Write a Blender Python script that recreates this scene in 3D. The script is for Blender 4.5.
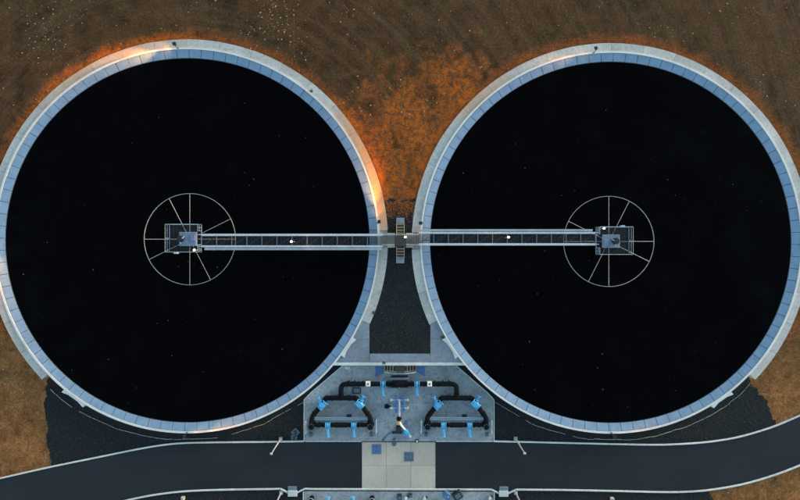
import bpy, bmesh, math, random
from mathutils import Vector, Matrix, noise as mnoise
R = math.radians
random.seed(7)
scene = bpy.context.scene
for o in list(bpy.data.objects): bpy.data.objects.remove(o)

# ------------------------------------------------------------------ camera, sky, sun, exposure
H = 60.0                       # flying height above the tank walkways
S = 0.11                       # metres to one unit of the survey grid
cam_d = bpy.data.cameras.new('camera'); cam = bpy.data.objects.new('camera', cam_d)
scene.collection.objects.link(cam); scene.camera = cam
cam.location = (0, 0, H); cam.rotation_euler = (0, 0, 0)
cam_d.sensor_width = 36; cam_d.lens = 36 * H / (800 * S); cam_d.clip_start = 1; cam_d.clip_end = 8000
SUN_EL, SUN_AZ = 5.0, 58.0      # low sun, azimuth clockwise from +Y
w = bpy.data.worlds.new('World'); scene.world = w; w.use_nodes = True
nt = w.node_tree; bg = nt.nodes['Background']
sky = nt.nodes.new('ShaderNodeTexSky'); sky.sky_type = 'NISHITA'; sky.sun_disc = False
sky.sun_elevation = R(SUN_EL); sky.sun_rotation = R(SUN_AZ)
sky.air_density = 1.0; sky.dust_density = 0.6; sky.ozone_density = 0.7
nt.links.new(sky.outputs[0], bg.inputs[0]); bg.inputs[1].default_value = 0.15
sd = bpy.data.lights.new('sun', 'SUN'); sd.energy = 1.0; sd.angle = R(18); sd.color = (1, .9, .8)
sun = bpy.data.objects.new('sun', sd); scene.collection.objects.link(sun)
az = R(SUN_AZ)
sdir = Vector((math.sin(az) * math.cos(R(SUN_EL)), math.cos(az) * math.cos(R(SUN_EL)), math.sin(R(SUN_EL))))
sun.rotation_euler = sdir.to_track_quat('Z', 'Y').to_euler(); sun.location = sdir * 200
vs = scene.view_settings; vs.view_transform = 'Standard'; vs.look = 'None'; vs.gamma = 1
vs.use_curve_mapping = False; vs.exposure = 2.0

C = scene.collection
# ------------------------------------------------------------------ helpers
def P(x, y, z=0.0):
    """survey grid position (as seen from straight above the middle) of a point at height z"""
    k = (H - z) / H
    return Vector(((x - 400) * S * k, (250 - y) * S * k, z))

class MB:
    def __init__(self): self.v = []; self.f = []
    def add(self, vs, fs):
        n = len(self.v); self.v += [tuple(p) for p in vs]; self.f += [tuple(i + n for i in f) for f in fs]; return self
    def box(self, c, d, rz=0, M=None):
        x, y, z = [k / 2 for k in d]
        pts = [Vector((sx * x, sy * y, sz * z)) for sz in (-1, 1) for sx, sy in ((-1, -1), (1, -1), (1, 1), (-1, 1))]
        m = Matrix.Rotation(rz, 3, 'Z') if M is None else M
        pts = [m @ p + Vector(c) for p in pts]
        return self.add(pts, [(3, 2, 1, 0), (4, 5, 6, 7), (0, 1, 5, 4), (1, 2, 6, 5), (2, 3, 7, 6), (3, 0, 4, 7)])
    def bbox(self, c, d, b, rz=0):
        """box with its upper edges bevelled"""
        x, y, z = [k / 2 for k in d]; m = Matrix.Rotation(rz, 3, 'Z')
        lv = [(-z, 0), (z - b, 0), (z, b)]; pts = []
        for zz, i in lv:
            for sx, sy in ((-1, -1), (1, -1), (1, 1), (-1, 1)): pts.append(m @ Vector((sx * (x - i), sy * (y - i), zz)) + Vector(c))
        fs = [(3, 2, 1, 0), (8, 9, 10, 11)]
        for l in (0, 4):
            for i in range(4): fs.append((l + i, l + (i + 1) % 4, l + 4 + (i + 1) % 4, l + 4 + i))
        return self.add(pts, fs)
    def bar(self, a, b, wd, ht):
        a = Vector(a); b = Vector(b); d = b - a; L = d.length; x = d.normalized()
        up = Vector((0, 0, 1)) if abs(x.z) < .95 else Vector((0, 1, 0))
        y = up.cross(x).normalized(); z = x.cross(y)
        m = Matrix((x, y, z)).transposed()
        return self.box((a + b) / 2, (L, wd, ht), M=m)
    def tube(self, pts, r, n=12, bend=0.0, cap=True):
        pts = [Vector(p) for p in pts]; rs = r if isinstance(r, (list, tuple)) else None
        if bend and len(pts) > 2:
            out = [pts[0]]
            for i in range(1, len(pts) - 1):
                p = pts[i]; u = (pts[i - 1] - p); v = (pts[i + 1] - p)
                b = min(bend, u.length * .49, v.length * .49); u = p + u.normalized() * b; v = p + v.normalized() * b
                for k in range(7):
                    t = k / 6; out.append(u * (1 - t) ** 2 + p * 2 * t * (1 - t) + v * t * t)
            pts = out + [pts[-1]]
        rings = []; ny = None
        for i, p in enumerate(pts):
            d = (pts[min(i + 1, len(pts) - 1)] - pts[max(i - 1, 0)]).normalized()
            if ny is None:
                up = Vector((0, 0, 1)) if abs(d.z) < .9 else Vector((1, 0, 0)); ny = up.cross(d).normalized()
            else: ny = (ny - d * ny.dot(d)).normalized()
            nz = d.cross(ny); rr = rs[i] if rs else r
            rings.append([p + (ny * math.cos(2 * math.pi * k / n) + nz * math.sin(2 * math.pi * k / n)) * rr for k in range(n)])
        vs = [q for g in rings for q in g]; fs = []
        for i in range(len(rings) - 1):
            for k in range(n):
                a = i * n + k; b = i * n + (k + 1) % n; fs.append((a, b, b + n, a + n))
        if cap: fs.append(tuple(range(n - 1, -1, -1))); fs.append(tuple((len(rings) - 1) * n + k for k in range(n)))
        return self.add(vs, fs)
    def disc(self, p, d, r, t, n=16):
        d = Vector(d).normalized(); p = Vector(p); return self.tube([p - d * t / 2, p + d * t / 2], r, n)
    def torus(self, p, d, R_, r, n=16, m=6):
        d = Vector(d).normalized(); u = d.orthogonal().normalized(); v = d.cross(u); vs = []; fs = []
        for i in range(n):
            a = 2 * math.pi * i / n; e = u * math.cos(a) + v * math.sin(a)
            for j in range(m):
                b = 2 * math.pi * j / m; vs.append(Vector(p) + e * (R_ + r * math.cos(b)) + d * r * math.sin(b))
        for i in range(n):
            for j in range(m): fs.append((i * m + j, ((i + 1) % n) * m + j, ((i + 1) % n) * m + (j + 1) % m, i * m + (j + 1) % m))
        return self.add(vs, fs)
    def prism(self, pts, z0, z1, b=0.0):
        """flat-topped block over an outline (counter-clockwise from above)"""
        pts = [Vector((p[0], p[1], 0)) for p in pts]; n = len(pts)
        ar = sum(pts[i].x * pts[(i + 1) % n].y - pts[(i + 1) % n].x * pts[i].y for i in range(n))
        if ar < 0: pts.reverse()
        vs = [(p.x, p.y, z0) for p in pts] + [(p.x, p.y, z1) for p in pts]
        fs = [tuple(range(n - 1, -1, -1)), tuple(range(n, 2 * n))] + [(i, (i + 1) % n, n + (i + 1) % n, n + i) for i in range(n)]
        return self.add(vs, fs)
    def ring(self, r0, r1, z0, z1, a0=0, a1=360, n=96, c=(0, 0), zi=None):
        """ring segment block; zi = inner top height when it slopes"""
        full = abs(a1 - a0) >= 360; vs = []; fs = []; m = n if full else n + 1
        zi = z1 if zi is None else zi
        for i in range(m):
            a = R(a0 + (a1 - a0) * i / n); ca, sa = math.cos(a), math.sin(a)
            vs += [(c[0] + r0 * ca, c[1] + r0 * sa, z0), (c[0] + r1 * ca, c[1] + r1 * sa, z0), (c[0] + r1 * ca, c[1] + r1 * sa, z1), (c[0] + r0 * ca, c[1] + r0 * sa, zi)]
        for i in range(n):
            p = i * 4; q = ((i + 1) % m) * 4
            fs += [(p, q, q + 1, p + 1), (p + 1, q + 1, q + 2, p + 2), (p + 2, q + 2, q + 3, p + 3), (p + 3, q + 3, q, p)]
        if not full: fs += [(0, 1, 2, 3), (n * 4 + 3, n * 4 + 2, n * 4 + 1, n * 4)]
        return self.add(vs, fs)
    def mesh(self, name, mat, smooth=False):
        me = bpy.data.meshes.new(name); me.from_pydata(self.v, [], self.f); me.update()
        bm = bmesh.new(); bm.from_mesh(me)
        ng = [f for f in bm.faces if len(f.verts) > 20]
        if ng: bmesh.ops.triangulate(bm, faces=ng)
        bmesh.ops.recalc_face_normals(bm, faces=bm.faces); bm.to_mesh(me); bm.free()
        if mat: me.materials.append(mat)
        if smooth:
            for p in me.polygons: p.use_smooth = True
            me.set_sharp_from_angle(angle=R(35))
        return me
    def build(self, name, mat, parent=None, smooth=False):
        return link(name, self.mesh(name, mat, smooth), parent)

def link(name, me, parent=None):
    o = bpy.data.objects.new(name, me); C.objects.link(o); o.parent = parent
    if parent is not None: o.matrix_parent_inverse = Matrix.LocRotScale(parent.location, parent.rotation_euler, parent.scale).inverted() if parent.parent is None else Matrix()
    return o
def tag(o, label=None, cat=None, group=None, kind=None):
    if label: o['label'] = label
    if cat: o['category'] = cat
    if group: o['group'] = group
    if kind: o['kind'] = kind
    return o
def empty(name, loc, label, cat, group=None):
    o = bpy.data.objects.new(name, None); C.objects.link(o); o.location = loc; o.empty_display_size = .3
    return tag(o, label, cat, group)
def clip(poly, x0, x1, y0, y1):
    def half(pts, f):
        out = []
        for i in range(len(pts)):
            a, b = pts[i], pts[(i + 1) % len(pts)]; fa, fb = f(a), f(b)
            if fa >= 0: out.append(a)
            if fa * fb < 0: t = fa / (fa - fb); out.append((a[0] + (b[0] - a[0]) * t, a[1] + (b[1] - a[1]) * t))
        return out
    for f in (lambda p: p[0] - x0, lambda p: x1 - p[0], lambda p: p[1] - y0, lambda p: y1 - p[1]):
        poly = half(poly, f)
        if not poly: return []
    return poly
def smooth(a, b, x):
    t = max(0, min(1, (x - a) / (b - a))); return t * t * (3 - 2 * t)
def lerp_curve(pts, x):
    for (a, ya), (b, yb) in zip(pts, pts[1:]):
        if x <= b: return ya + (yb - ya) * (x - a) / (b - a)
    return pts[-1][1]
def crspline(pts, n=8):
    out = []
    for i in range(len(pts) - 1):
        p0 = Vector(pts[max(i - 1, 0)]); p1 = Vector(pts[i]); p2 = Vector(pts[i + 1]); p3 = Vector(pts[min(i + 2, len(pts) - 1)])
        for k in range(n):
            t = k / n
            out.append(.5 * ((2 * p1) + (p2 - p0) * t + (2 * p0 - 5 * p1 + 4 * p2 - p3) * t * t + (3 * p1 - p0 - 3 * p2 + p3) * t ** 3))
    return out + [Vector(pts[-1])]

# ------------------------------------------------------------------ materials
class NT:
    def __init__(self, name):
        self.m = bpy.data.materials.new(name); self.m.use_nodes = True; self.t = self.m.node_tree
        self.b = self.t.nodes['Principled BSDF']
        g = self.n('ShaderNodeNewGeometry'); self.pos = g.outputs['Position']
    def n(self, k, **kw):
        x = self.t.nodes.new(k)
        for a, v in kw.items(): setattr(x, a, v)
        return x
    def l(self, a, b): self.t.links.new(a, b)
    def noise(self, sc, det=4, rough=.55, vec=None, dist=0):
        x = self.n('ShaderNodeTexNoise'); x.inputs['Scale'].default_value = sc; x.inputs['Detail'].default_value = det
        x.inputs['Roughness'].default_value = rough; x.inputs['Distortion'].default_value = dist
        self.l(vec or self.pos, x.inputs['Vector']); return x.outputs['Fac']
    def ramp(self, fac, stops):
        x = self.n('ShaderNodeValToRGB'); e = x.color_ramp.elements
        while len(e) < len(stops): e.new(.5)
        for i, (p, c) in enumerate(stops):
            e[i].position = p; e[i].color = (c, c, c, 1) if isinstance(c, (int, float)) else (*c, 1)
        self.l(fac, x.inputs[0]); return x.outputs[0]
    def mix(self, f, a, b, mode='MIX'):
        x = self.n('ShaderNodeMix', data_type='RGBA', blend_type=mode)
        for s, v in ((x.inputs[0], f), (x.inputs[6], a), (x.inputs[7], b)):
            if isinstance(v, (int, float)): s.default_value = v
            elif isinstance(v, tuple): s.default_value = (*v, 1)
            else: self.l(v, s)
        return x.outputs[2]
    def math(self, op, a, b=0.0, cl=False):
        x = self.n('ShaderNodeMath', operation=op, use_clamp=cl)
        for s, v in zip(x.inputs, (a, b)):
            if isinstance(v, (int, float)): s.default_value = v
            else: self.l(v, s)
        return x.outputs[0]
    def vor(self, sc, out='Color', feat='F1'):
        x = self.n('ShaderNodeTexVoronoi', feature=feat); x.inputs['Scale'].default_value = sc; self.l(self.pos, x.inputs['Vector'])
        return x.outputs[out]
    def bump(self, h, st, d=.05):
        x = self.n('ShaderNodeBump'); x.inputs['Strength'].default_value = st; x.inputs['Distance'].default_value = d
        self.l(h, x.inputs['Height']); self.l(x.outputs[0], self.b.inputs['Normal'])
    def dist(self, x, y):
        s = self.n('ShaderNodeVectorMath', operation='SUBTRACT'); self.l(self.pos, s.inputs[0]); s.inputs[1].default_value = (x, y, 0)
        l_ = self.n('ShaderNodeVectorMath', operation='LENGTH'); self.l(s.outputs[0], l_.inputs[0]); return l_.outputs['Value'], s.outputs[0]
    def fin(self, col, rough=.8, metal=0, spec=.4):
        if isinstance(col, tuple): self.b.inputs['Base Color'].default_value = (*col, 1)
        else: self.l(col, self.b.inputs['Base Color'])
        if isinstance(rough, (int, float)): self.b.inputs['Roughness'].default_value = rough
        else: self.l(rough, self.b.inputs['Roughness'])
        self.b.inputs['Metallic'].default_value = metal; self.b.inputs['Specular IOR Level'].default_value = spec
        return self.m
def mul(c, k): return tuple(min(1, x * k) for x in c)

def m_concrete(name, col, var=.25, stain=.5, rust=0.0, bump=.3):
    t = NT(name); n1 = t.noise(.35, 5, .6); n2 = t.noise(3.2, 6, .65); n3 = t.noise(26, 3, .6)
    c = t.mix(t.ramp(n1, [(.3, 0.0), (.7, 1.0)]), mul(col, 1 - var), mul(col, 1 + var))
    c = t.mix(t.math('MULTIPLY', t.ramp(n2, [(.48, 0.0), (.72, 1.0)]), stain), c, mul((col[0], col[1] * .94, col[2] * .86), .45))
    c = t.mix(.35, c, t.ramp(n3, [(.3, .25), (.7, .75)]), 'OVERLAY')
    oi = t.n('ShaderNodeObjectInfo').outputs['Random']
    c = t.mix(.22, c, t.ramp(oi, [(0, .3), (1, .7)]), 'OVERLAY')
    if rust: c = t.mix(t.math('MULTIPLY', t.ramp(t.noise(.9, 6, .7), [(.5, 0.0), (.7, 1.0)]), rust), c, (.42, .22, .10))
    t.bump(t.math('ADD', n3, n2), bump, .02); return t.fin(c, .85)
def m_plain(name, col, rough=.5, metal=0, var=.12, sc=4, dirt=.25, bump=0, spec=.4):
    t = NT(name); n1 = t.noise(sc, 5, .65)
    c = t.mix(t.ramp(n1, [(.3, 0.0), (.7, 1.0)]), mul(col, 1 - var), mul(col, 1 + var))
    c = t.mix(t.math('MULTIPLY', t.ramp(t.noise(sc * .7, 6, .7, dist=.5), [(.52, 0.0), (.7, 1.0)]), dirt), c, mul((col[0] + .05, col[1] + .04, col[2] + .03), .4))
    rr = t.ramp(n1, [(.2, max(0, rough - .12)), (.8, min(1, rough + .12))])
    if bump: t.bump(t.noise(sc * 12, 3), bump, .01)
    return t.fin(c, rr, metal, spec)

TC_ = [P(187.2, 240.3), P(610.8, 242.3)]
def m_soil():
    t = NT('soil')
    TL = P(187.2, 240.3); dl, vl = t.dist(TL.x, TL.y)
    # wheel tracks worn round the tank: noise stretched along the ring
    sx = t.n('ShaderNodeSeparateXYZ'); t.l(vl, sx.inputs[0])
    ang = t.math('ARCTAN2', sx.outputs[1], sx.outputs[0])
    cb = t.n('ShaderNodeCombineXYZ'); t.l(t.math('MULTIPLY', dl, 1.1), cb.inputs[0]); t.l(t.math('MULTIPLY', ang, 2.2), cb.inputs[1])
    trk = t.noise(1, 5, .65, vec=cb.outputs[0])
    big = t.noise(.09, 5, .6); mid = t.noise(.45, 6, .68, dist=.4); fine = t.noise(4.5, 5, .7); grit = t.noise(19, 3, .7)
    c = t.mix(t.ramp(mid, [(.33, 0.0), (.67, 1.0)]), (.025, .0135, .005), (.088, .047, .020))
    c = t.mix(t.ramp(trk, [(.45, 0.0), (.68, .75)]), c, (.095, .058, .030))
    c = t.mix(t.ramp(big, [(.48, 0.0), (.66, .7)]), c, (.085, .045, .012))
    # iron-red fill between the two tanks, its orange also carrying painted lamp glow
    q = P(414, 130); dq, _ = t.dist(q.x, q.y)
    q2 = P(452, 84); dq2, _ = t.dist(q2.x, q2.y); q3 = P(388, 170); dq3, _ = t.dist(q3.x, q3.y)
    dq = t.math('MINIMUM', dq, t.math('MINIMUM', t.math('MULTIPLY', dq2, 1.5), t.math('MULTIPLY', dq3, 1.3)))
    red = t.math('ADD', t.math('SUBTRACT', 1.05, t.math('DIVIDE', dq, 8.5)), t.math('MULTIPLY', t.math('SUBTRACT', mid, .5), 2.4))
    c = t.mix(t.math('MULTIPLY', t.ramp(red, [(.1, 0.0), (.9, 1.0)]), .78), c, t.mix(t.ramp(t.noise(1.7, 5, .7, dist=.3), [(.38, 0.0), (.58, 1.0)]), (.105, .050, .020), (.45, .110, .008)))
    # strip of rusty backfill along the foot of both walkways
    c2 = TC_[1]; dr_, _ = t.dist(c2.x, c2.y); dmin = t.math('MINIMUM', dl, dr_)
    qf = P(95, 62); df, _ = t.dist(qf.x, qf.y); kf = t.math('ADD', .34, t.math('MULTIPLY', t.ramp(t.math('DIVIDE', df, 30.0), [(.25, 1.0), (.5, 0.0)]), .55))  # strip turns more orange at two stretches: lamp glow painted into the soil
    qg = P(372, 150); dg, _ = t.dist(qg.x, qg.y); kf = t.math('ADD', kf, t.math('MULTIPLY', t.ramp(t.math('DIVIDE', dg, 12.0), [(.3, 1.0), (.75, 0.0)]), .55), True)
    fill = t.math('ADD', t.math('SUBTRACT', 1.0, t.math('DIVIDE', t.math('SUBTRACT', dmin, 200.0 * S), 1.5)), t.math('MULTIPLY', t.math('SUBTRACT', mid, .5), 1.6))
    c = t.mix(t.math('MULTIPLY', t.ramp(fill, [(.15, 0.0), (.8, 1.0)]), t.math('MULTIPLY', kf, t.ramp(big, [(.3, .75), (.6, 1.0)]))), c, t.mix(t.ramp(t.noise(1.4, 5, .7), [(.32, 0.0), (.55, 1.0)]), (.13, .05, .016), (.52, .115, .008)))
    # dry tawny grass towards the road
    sp = t.n('ShaderNodeSeparateXYZ'); t.l(t.pos, sp.inputs[0])
    low = t.math('ADD', t.math('DIVIDE', t.math('SUBTRACT', -7.0, sp.outputs[1]), 5.0), t.math('SUBTRACT', big, .5))
    taw = t.mix(t.ramp(t.math('ADD', t.math('MULTIPLY', mid, .5), t.math('MULTIPLY', t.noise(1.3, 5, .7), .5)), [(.36, 0.0), (.62, 1.0)]), (.085, .044, .014), (.34, .15, .053))
    c = t.mix(t.ramp(low, [(0, 0.0), (1, .95)]), c, taw)
    c = t.mix(.7, c, t.ramp(fine, [(.3, .15), (.7, .85)]), 'OVERLAY')
    c = t.mix(.6, c, t.ramp(grit, [(.3, .15), (.7, .85)]), 'OVERLAY')
    # pale pebbles trodden into the surface
    v = t.vor(2.6, 'Distance'); c = t.mix(t.ramp(v, [(.03, .6), (.06, 0.0)]), c, (.36, .30, .22))
    t.bump(t.math('ADD', t.math('MULTIPLY', fine, .7), t.math('MULTIPLY', grit, .4)), .8, .12)
    return t.fin(c, .95, spec=.2)
def m_gravel():
    t = NT('dark_gravel'); v = t.vor(11); d = t.vor(11, 'Distance'); big = t.noise(.5, 5, .6)
    c = t.mix(t.ramp(v, [(.2, 0.0), (.9, 1.0)]), (.005, .009, .012), (.016, .024, .029))
    c = t.mix(t.ramp(big, [(.42, 0.0), (.68, .5)]), c, (.018, .021, .022))
    c = t.mix(t.ramp(t.vor(1.9, 'Distance'), [(.035, .5), (.06, 0.0)]), c, (.08, .07, .055))
    t.bump(d, 1.0, .06); return t.fin(c, .9, spec=.2)
def m_asphalt():
    t = NT('asphalt'); n1 = t.noise(.2, 5, .6); n2 = t.noise(40, 3, .7)
    mp = t.n('ShaderNodeMapping'); t.l(t.pos, mp.inputs[0]); mp.inputs['Scale'].default_value = (.06, 1.1, 1)
    wh = t.noise(1, 4, .6, vec=mp.outputs[0])
    c = t.mix(t.ramp(n1, [(.3, 0.0), (.7, 1.0)]), (.0105, .0145, .0215), (.016, .021, .0295))
    c = t.mix(t.ramp(wh, [(.45, 0.0), (.7, .5)]), c, (.018, .023, .031))
    c = t.mix(.4, c, t.ramp(n2, [(.3, .2), (.7, .8)]), 'OVERLAY')
    c = t.mix(t.ramp(t.noise(1.3, 6, .7), [(.62, 0.0), (.72, .4)]), c, (.010, .012, .016))
    t.bump(n2, .5, .01); return t.fin(c, .85, spec=.3)
def m_water():
    t = NT('dark_water'); n = t.noise(.22, 6, .62, dist=.6)
    c = t.mix(t.ramp(n, [(.5, 0.0), (.8, 1.0)]), (.0004, .0005, .0008), (.0022, .0024, .003))
    t.bump(t.noise(1.3, 4, .5), .06, .05)
    return t.fin(c, .12, spec=.045)
def m_emit(name, col, st):
    t = NT(name); t.b.inputs['Emission Color'].default_value = (*col, 1); t.b.inputs['Emission Strength'].default_value = st
    return t.fin((.8, .8, .8), .4)

def m_walk():
    t = NT('walkway_concrete'); col = (.47, .485, .475)
    n1 = t.noise(.35, 5, .6); n2 = t.noise(3.2, 6, .65); n3 = t.noise(26, 3, .6); n4 = t.noise(1.1, 6, .7)
    c = t.mix(t.ramp(n1, [(.3, 0.0), (.7, 1.0)]), mul(col, .82), mul(col, 1.18))
    c = t.mix(t.math('MULTIPLY', t.ramp(n2, [(.48, 0.0), (.72, 1.0)]), .5), c, (.18, .17, .15))
    c = t.mix(.35, c, t.ramp(n3, [(.3, .25), (.7, .75)]), 'OVERLAY')
    c = t.mix(.22, c, t.ramp(t.n('ShaderNodeObjectInfo').outputs['Random'], [(0, .3), (1, .7)]), 'OVERLAY')
    # bays tinted orange: the lamps' glow put into the colour, mottled like rusty dust
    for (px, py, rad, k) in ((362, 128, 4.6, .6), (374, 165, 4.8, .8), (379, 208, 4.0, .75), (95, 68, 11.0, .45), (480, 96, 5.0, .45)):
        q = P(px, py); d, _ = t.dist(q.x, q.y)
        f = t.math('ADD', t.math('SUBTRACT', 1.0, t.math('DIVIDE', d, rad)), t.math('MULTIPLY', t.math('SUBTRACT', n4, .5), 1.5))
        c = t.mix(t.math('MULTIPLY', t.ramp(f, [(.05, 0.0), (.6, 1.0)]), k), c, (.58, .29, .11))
    t.bump(t.math('ADD', n3, n2), .3, .02); return t.fin(c, .85)

M = dict(
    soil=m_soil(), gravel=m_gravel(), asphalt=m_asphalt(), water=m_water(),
    wall=m_concrete('wall_concrete', (.60, .64, .66), .12, .22, .0),
    cover=m_plain('launder_cover_paint', (.175, .29, .44), .5, 0, .12, 1.2, .3),
    coverbase=m_plain('launder_dark_steel', (.05, .07, .10), .6),  # dark base under covers and slabs, seen through the joints
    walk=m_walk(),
    apron=m_concrete('apron_concrete', (.20, .25, .315), .22, .55),
    yard=m_concrete('yard_concrete', (.29, .345, .385), .28, .85),
    slab=m_concrete('crossing_concrete', (.46, .42, .36), .10, .2),
    kerb=m_concrete('kerb_concrete', (.56, .62, .63), .15, .3),
    strip=m_concrete('edging_concrete', (.42, .43, .42), .4, .9),
    gal=m_plain('galvanised_steel', (.42, .50, .58), .38, .35, .15, 2, .2),
    galdark=m_plain('weathered_grating_steel', (.030, .038, .048), .6, .1, .2, 3, .3),
    beam=m_plain('bridge_beam_paint', (.50, .56, .62), .4, .1, .1, 1.2, .2),
    plate=m_plain('drive_plate_paint', (.16, .23, .34), .45, .1, .15, 2, .4),
    spoke=m_plain('scraper_steel', (.42, .40, .38), .5, .2, .2, 3, .3),
    pipe=m_plain('black_iron_pipe', (.006, .008, .011), .75, 0, .3, 3, .1, spec=.06),
    valve=m_plain('blue_valve_paint', (.07, .38, .70), .35, 0, .15, 4, .2),
    blue=m_plain('blue_steel_plate', (.06, .16, .34), .5, 0, .15, 2, .4),
    slate=m_plain('slate_blue_hatch', (.075, .13, .18), .5, .1, .15, 2, .4),
    white=m_plain('white_enamel', (.75, .76, .75), .4, 0, .05, 4, .15),
    yellow=m_plain('yellow_nosing', (.36, .31, .16), .6, 0, .2, 5, .5),
    tread=m_plain('dark_tread', (.028, .032, .036), .7, 0, .2, 5, .4),
    dark=m_plain('dark_casting', (.016, .019, .024), .5, 0, .3, 5, .3),
    brass=m_plain('ochre_fitting', (.45, .30, .12), .5, 0, .2, 5, .3),
    pole=m_plain('lamp_pole_steel', (.44, .46, .48), .4, .2, .1, 3, .2),
    stone=m_plain('pale_stone', (.34, .29, .23), .9, 0, .35, 1.5, .3),
    gstone=m_plain('grey_chipping', (.028, .031, .034), .9, 0, .5, 2.5, .4),
    tuft=m_plain('dry_grass', (.17, .095, .035), .9, 0, .4, .6, .3),
    green=m_plain('green_weed', (.05, .085, .03), .9, 0, .3, 5, .3),
    foam=m_plain('foam_fleck', (.055, .055, .058), .8, 0, .3, 3, .2),
    sodium=m_emit('sodium_glass', (1, .45, .12), 6), led=m_emit('white_lamp_glass', (1, .97, .92), 4.0),
)

# ------------------------------------------------------------------ layout
TC = [P(187.2, 240.3), P(610.8, 242.3)]     # tank centres
RW = 182.3 * S                               # water edge
RB = 190.3 * S                               # outer edge of the launder covers = inner face of wall
RO = 192.3 * S                               # outer face of wall
RK = 200.8 * S                               # outer edge of walkway
D = -0.8                                     # level of yard and road
RS = (1.0, .9915)                            # the right tank is a shade smaller
def tank_r(x, y): return min(math.hypot(x - c.x, y - c.y) / k for c, k in zip(TC, RS))
def inner_zone(px): return abs(px - 400) < 72
def ground_z(x, y):
    px, py = 400 + x / S, 250 - y / S
    if inner_zone(px): z = 0.0 if py < 364 else D
    else: z = D * smooth(333, 372, py)
    n = .10 * mnoise.noise((x * .12, y * .12, 0)) + .035 * mnoise.noise((x * .7, y * .7, 3))
    if py > 372 or (inner_zone(px) and py > 200): n = -.06 + .01 * n
    else: n -= .03
    if abs(x) > 60 or abs(y) > 50: n += .4 * mnoise.noise((x * .01, y * .01, 9)) * min(1, (max(abs(x) - 60, abs(y) - 50)) / 60)
    if py < 372 and not (inner_zone(px) and py > 200):
        k = smooth(RK + .2, RK + 2.0, tank_r(x, y)); n = n * k - .05 * (1 - k)
    return z + n

road_top = [(-400, 585), (-200, 530), (-60, 492), (0, 478.5), (52, 466.8), (100, 457), (140, 448.9), (170, 444.3), (200, 442.8), (260, 442.2), (304, 441.6), (400, 441.6), (493, 441.6), (560, 443), (620, 444.4), (655, 445), (680, 444.3), (710, 442), (740, 437), (770, 428.2), (787, 421.5), (800, 415.8), (860, 388), (960, 338), (1150, 250)]
road_bot = [(-400, 650), (-200, 592), (-60, 552), (0, 533), (60, 516), (100, 506.5), (140, 497.5), (165, 493.4), (190, 491), (225, 489.8), (280, 489), (304, 489), (400, 489.2), (493, 489.6), (560, 490), (620, 491.2), (665, 492.2), (690, 491.7), (710, 490), (740, 485), (770, 476.7), (800, 465.5), (860, 440), (960, 394), (1150, 310)]
rt = crspline(road_top, 6); rb = crspline(road_bot, 6)
rt2 = [(p.x, p.y) for p in rt]; rb2 = [(p.x, p.y) for p in rb]
def on_paved(px, py):
    if px < -380 or px > 1140: return False
    return lerp_curve(rt2, px) - 3 < py < lerp_curve(rb2, px) + 3

# ------------------------------------------------------------------ ground
def axis(a, b, st, extra):
    out = []; x = a
    while x <= b: out.append(x); x += st
    out = [v for v in out if all(abs(v - e) > st * .3 for e in extra)] + list(extra)
    out.sort(); g = st
    lo, hi = out[0], out[-1]
    while hi < 3000: g *= 1.35; hi += g; out.append(hi); lo -= g; out.insert(0, lo)
    return out
xs = axis(-54, 54, .42, [P(328, 0).x, P(472, 0).x]); ys = axis(-36, 36, .42, [P(0, 363.2).y, P(0, 364.9).y])
gv = []; idx = {}; gf = []
for j, y in enumerate(ys):
    for i, x in enumerate(xs): gv.append((x, y, ground_z(x, y)))
nx = len(xs)
for j in range(len(ys) - 1):
    for i in range(nx - 1):
        cx = (xs[i] + xs[i + 1]) / 2; cy = (ys[j] + ys[j + 1]) / 2
        if tank_r(cx, cy) < RO - .4: continue
        gf.append((j * nx + i, j * nx + i + 1, (j + 1) * nx + i + 1, (j + 1) * nx + i))
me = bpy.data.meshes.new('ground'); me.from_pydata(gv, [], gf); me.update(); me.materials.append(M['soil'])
for p in me.polygons: p.use_smooth = True
ground = link('ground', me); tag(ground, kind='structure')

# dark gravel beds
def arc_px(ci, a0, a1, r, n=40):
    c = TC[ci]; r = r * RS[ci]; return [(c.x + r * math.cos(R(a0 + (a1 - a0) * k / max(n, 1))), c.y + r * math.sin(R(a0 + (a1 - a0) * k / max(n, 1)))) for k in range(n + 1)]
def xy(px, py, z=0): p = P(px, py, z); return (p.x, p.y)
def ragged(pts, amp, n):
    out = []
    for (a, b) in zip(pts, pts[1:]):
        for k in range(n):
            t = k / n; x, y = a[0] + (b[0] - a[0]) * t, a[1] + (b[1] - a[1]) * t
            e = amp * (1.3 * mnoise.noise((x * .9, y * .9, 2)) + .7 * mnoise.noise((x * 3, y * 3, 4)) + .3 * mnoise.noise((x * 9, y * 9, 6)))
            d = Vector((b[1] - a[1], a[0] - b[0])).normalized(); out.append((x + d.x * e, y + d.y * e))
    return out + [pts[-1]]
ZG = D - .02
gravel_polys = []
def gravel(name, poly, z, lab=None):
    o = MB().prism(poly, z - .03, z).build(name, M['gravel']); tag(o, kind='structure'); gravel_polys.append((poly, z)); return o
edge_l = ragged([xy(p[0], p[1], D) for p in [(46, 379), (45.5, 395), (46.5, 420), (47.5, 440), (51.5, 467)]], .28, 26)
edge_r = ragged([xy(p[0], p[1], D) for p in [(776, 425), (771, 410), (764, 397), (758, 391), (751, 381)]], .28, 26)
a_l0 = 224.5; a_l1 = 360 - 37.5
k_in = lambda pts, z: [(x, y) for x, y in pts]
top_l = [xy(p[0], p[1] - .3, D) for p in rt2 if 51 < p[0] < 304]; top_r = [xy(p[0], p[1] - .3, D) for p in rt2 if 494 < p[0] < 777]
pl = edge_l + top_l + [xy(304.3, 441.5, D), xy(304.3, 398, D), xy(343, 364.8, D), xy(333, 364.8, D)] + list(reversed(arc_px(0, a_l0, 318, RO - .12)))
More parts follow.
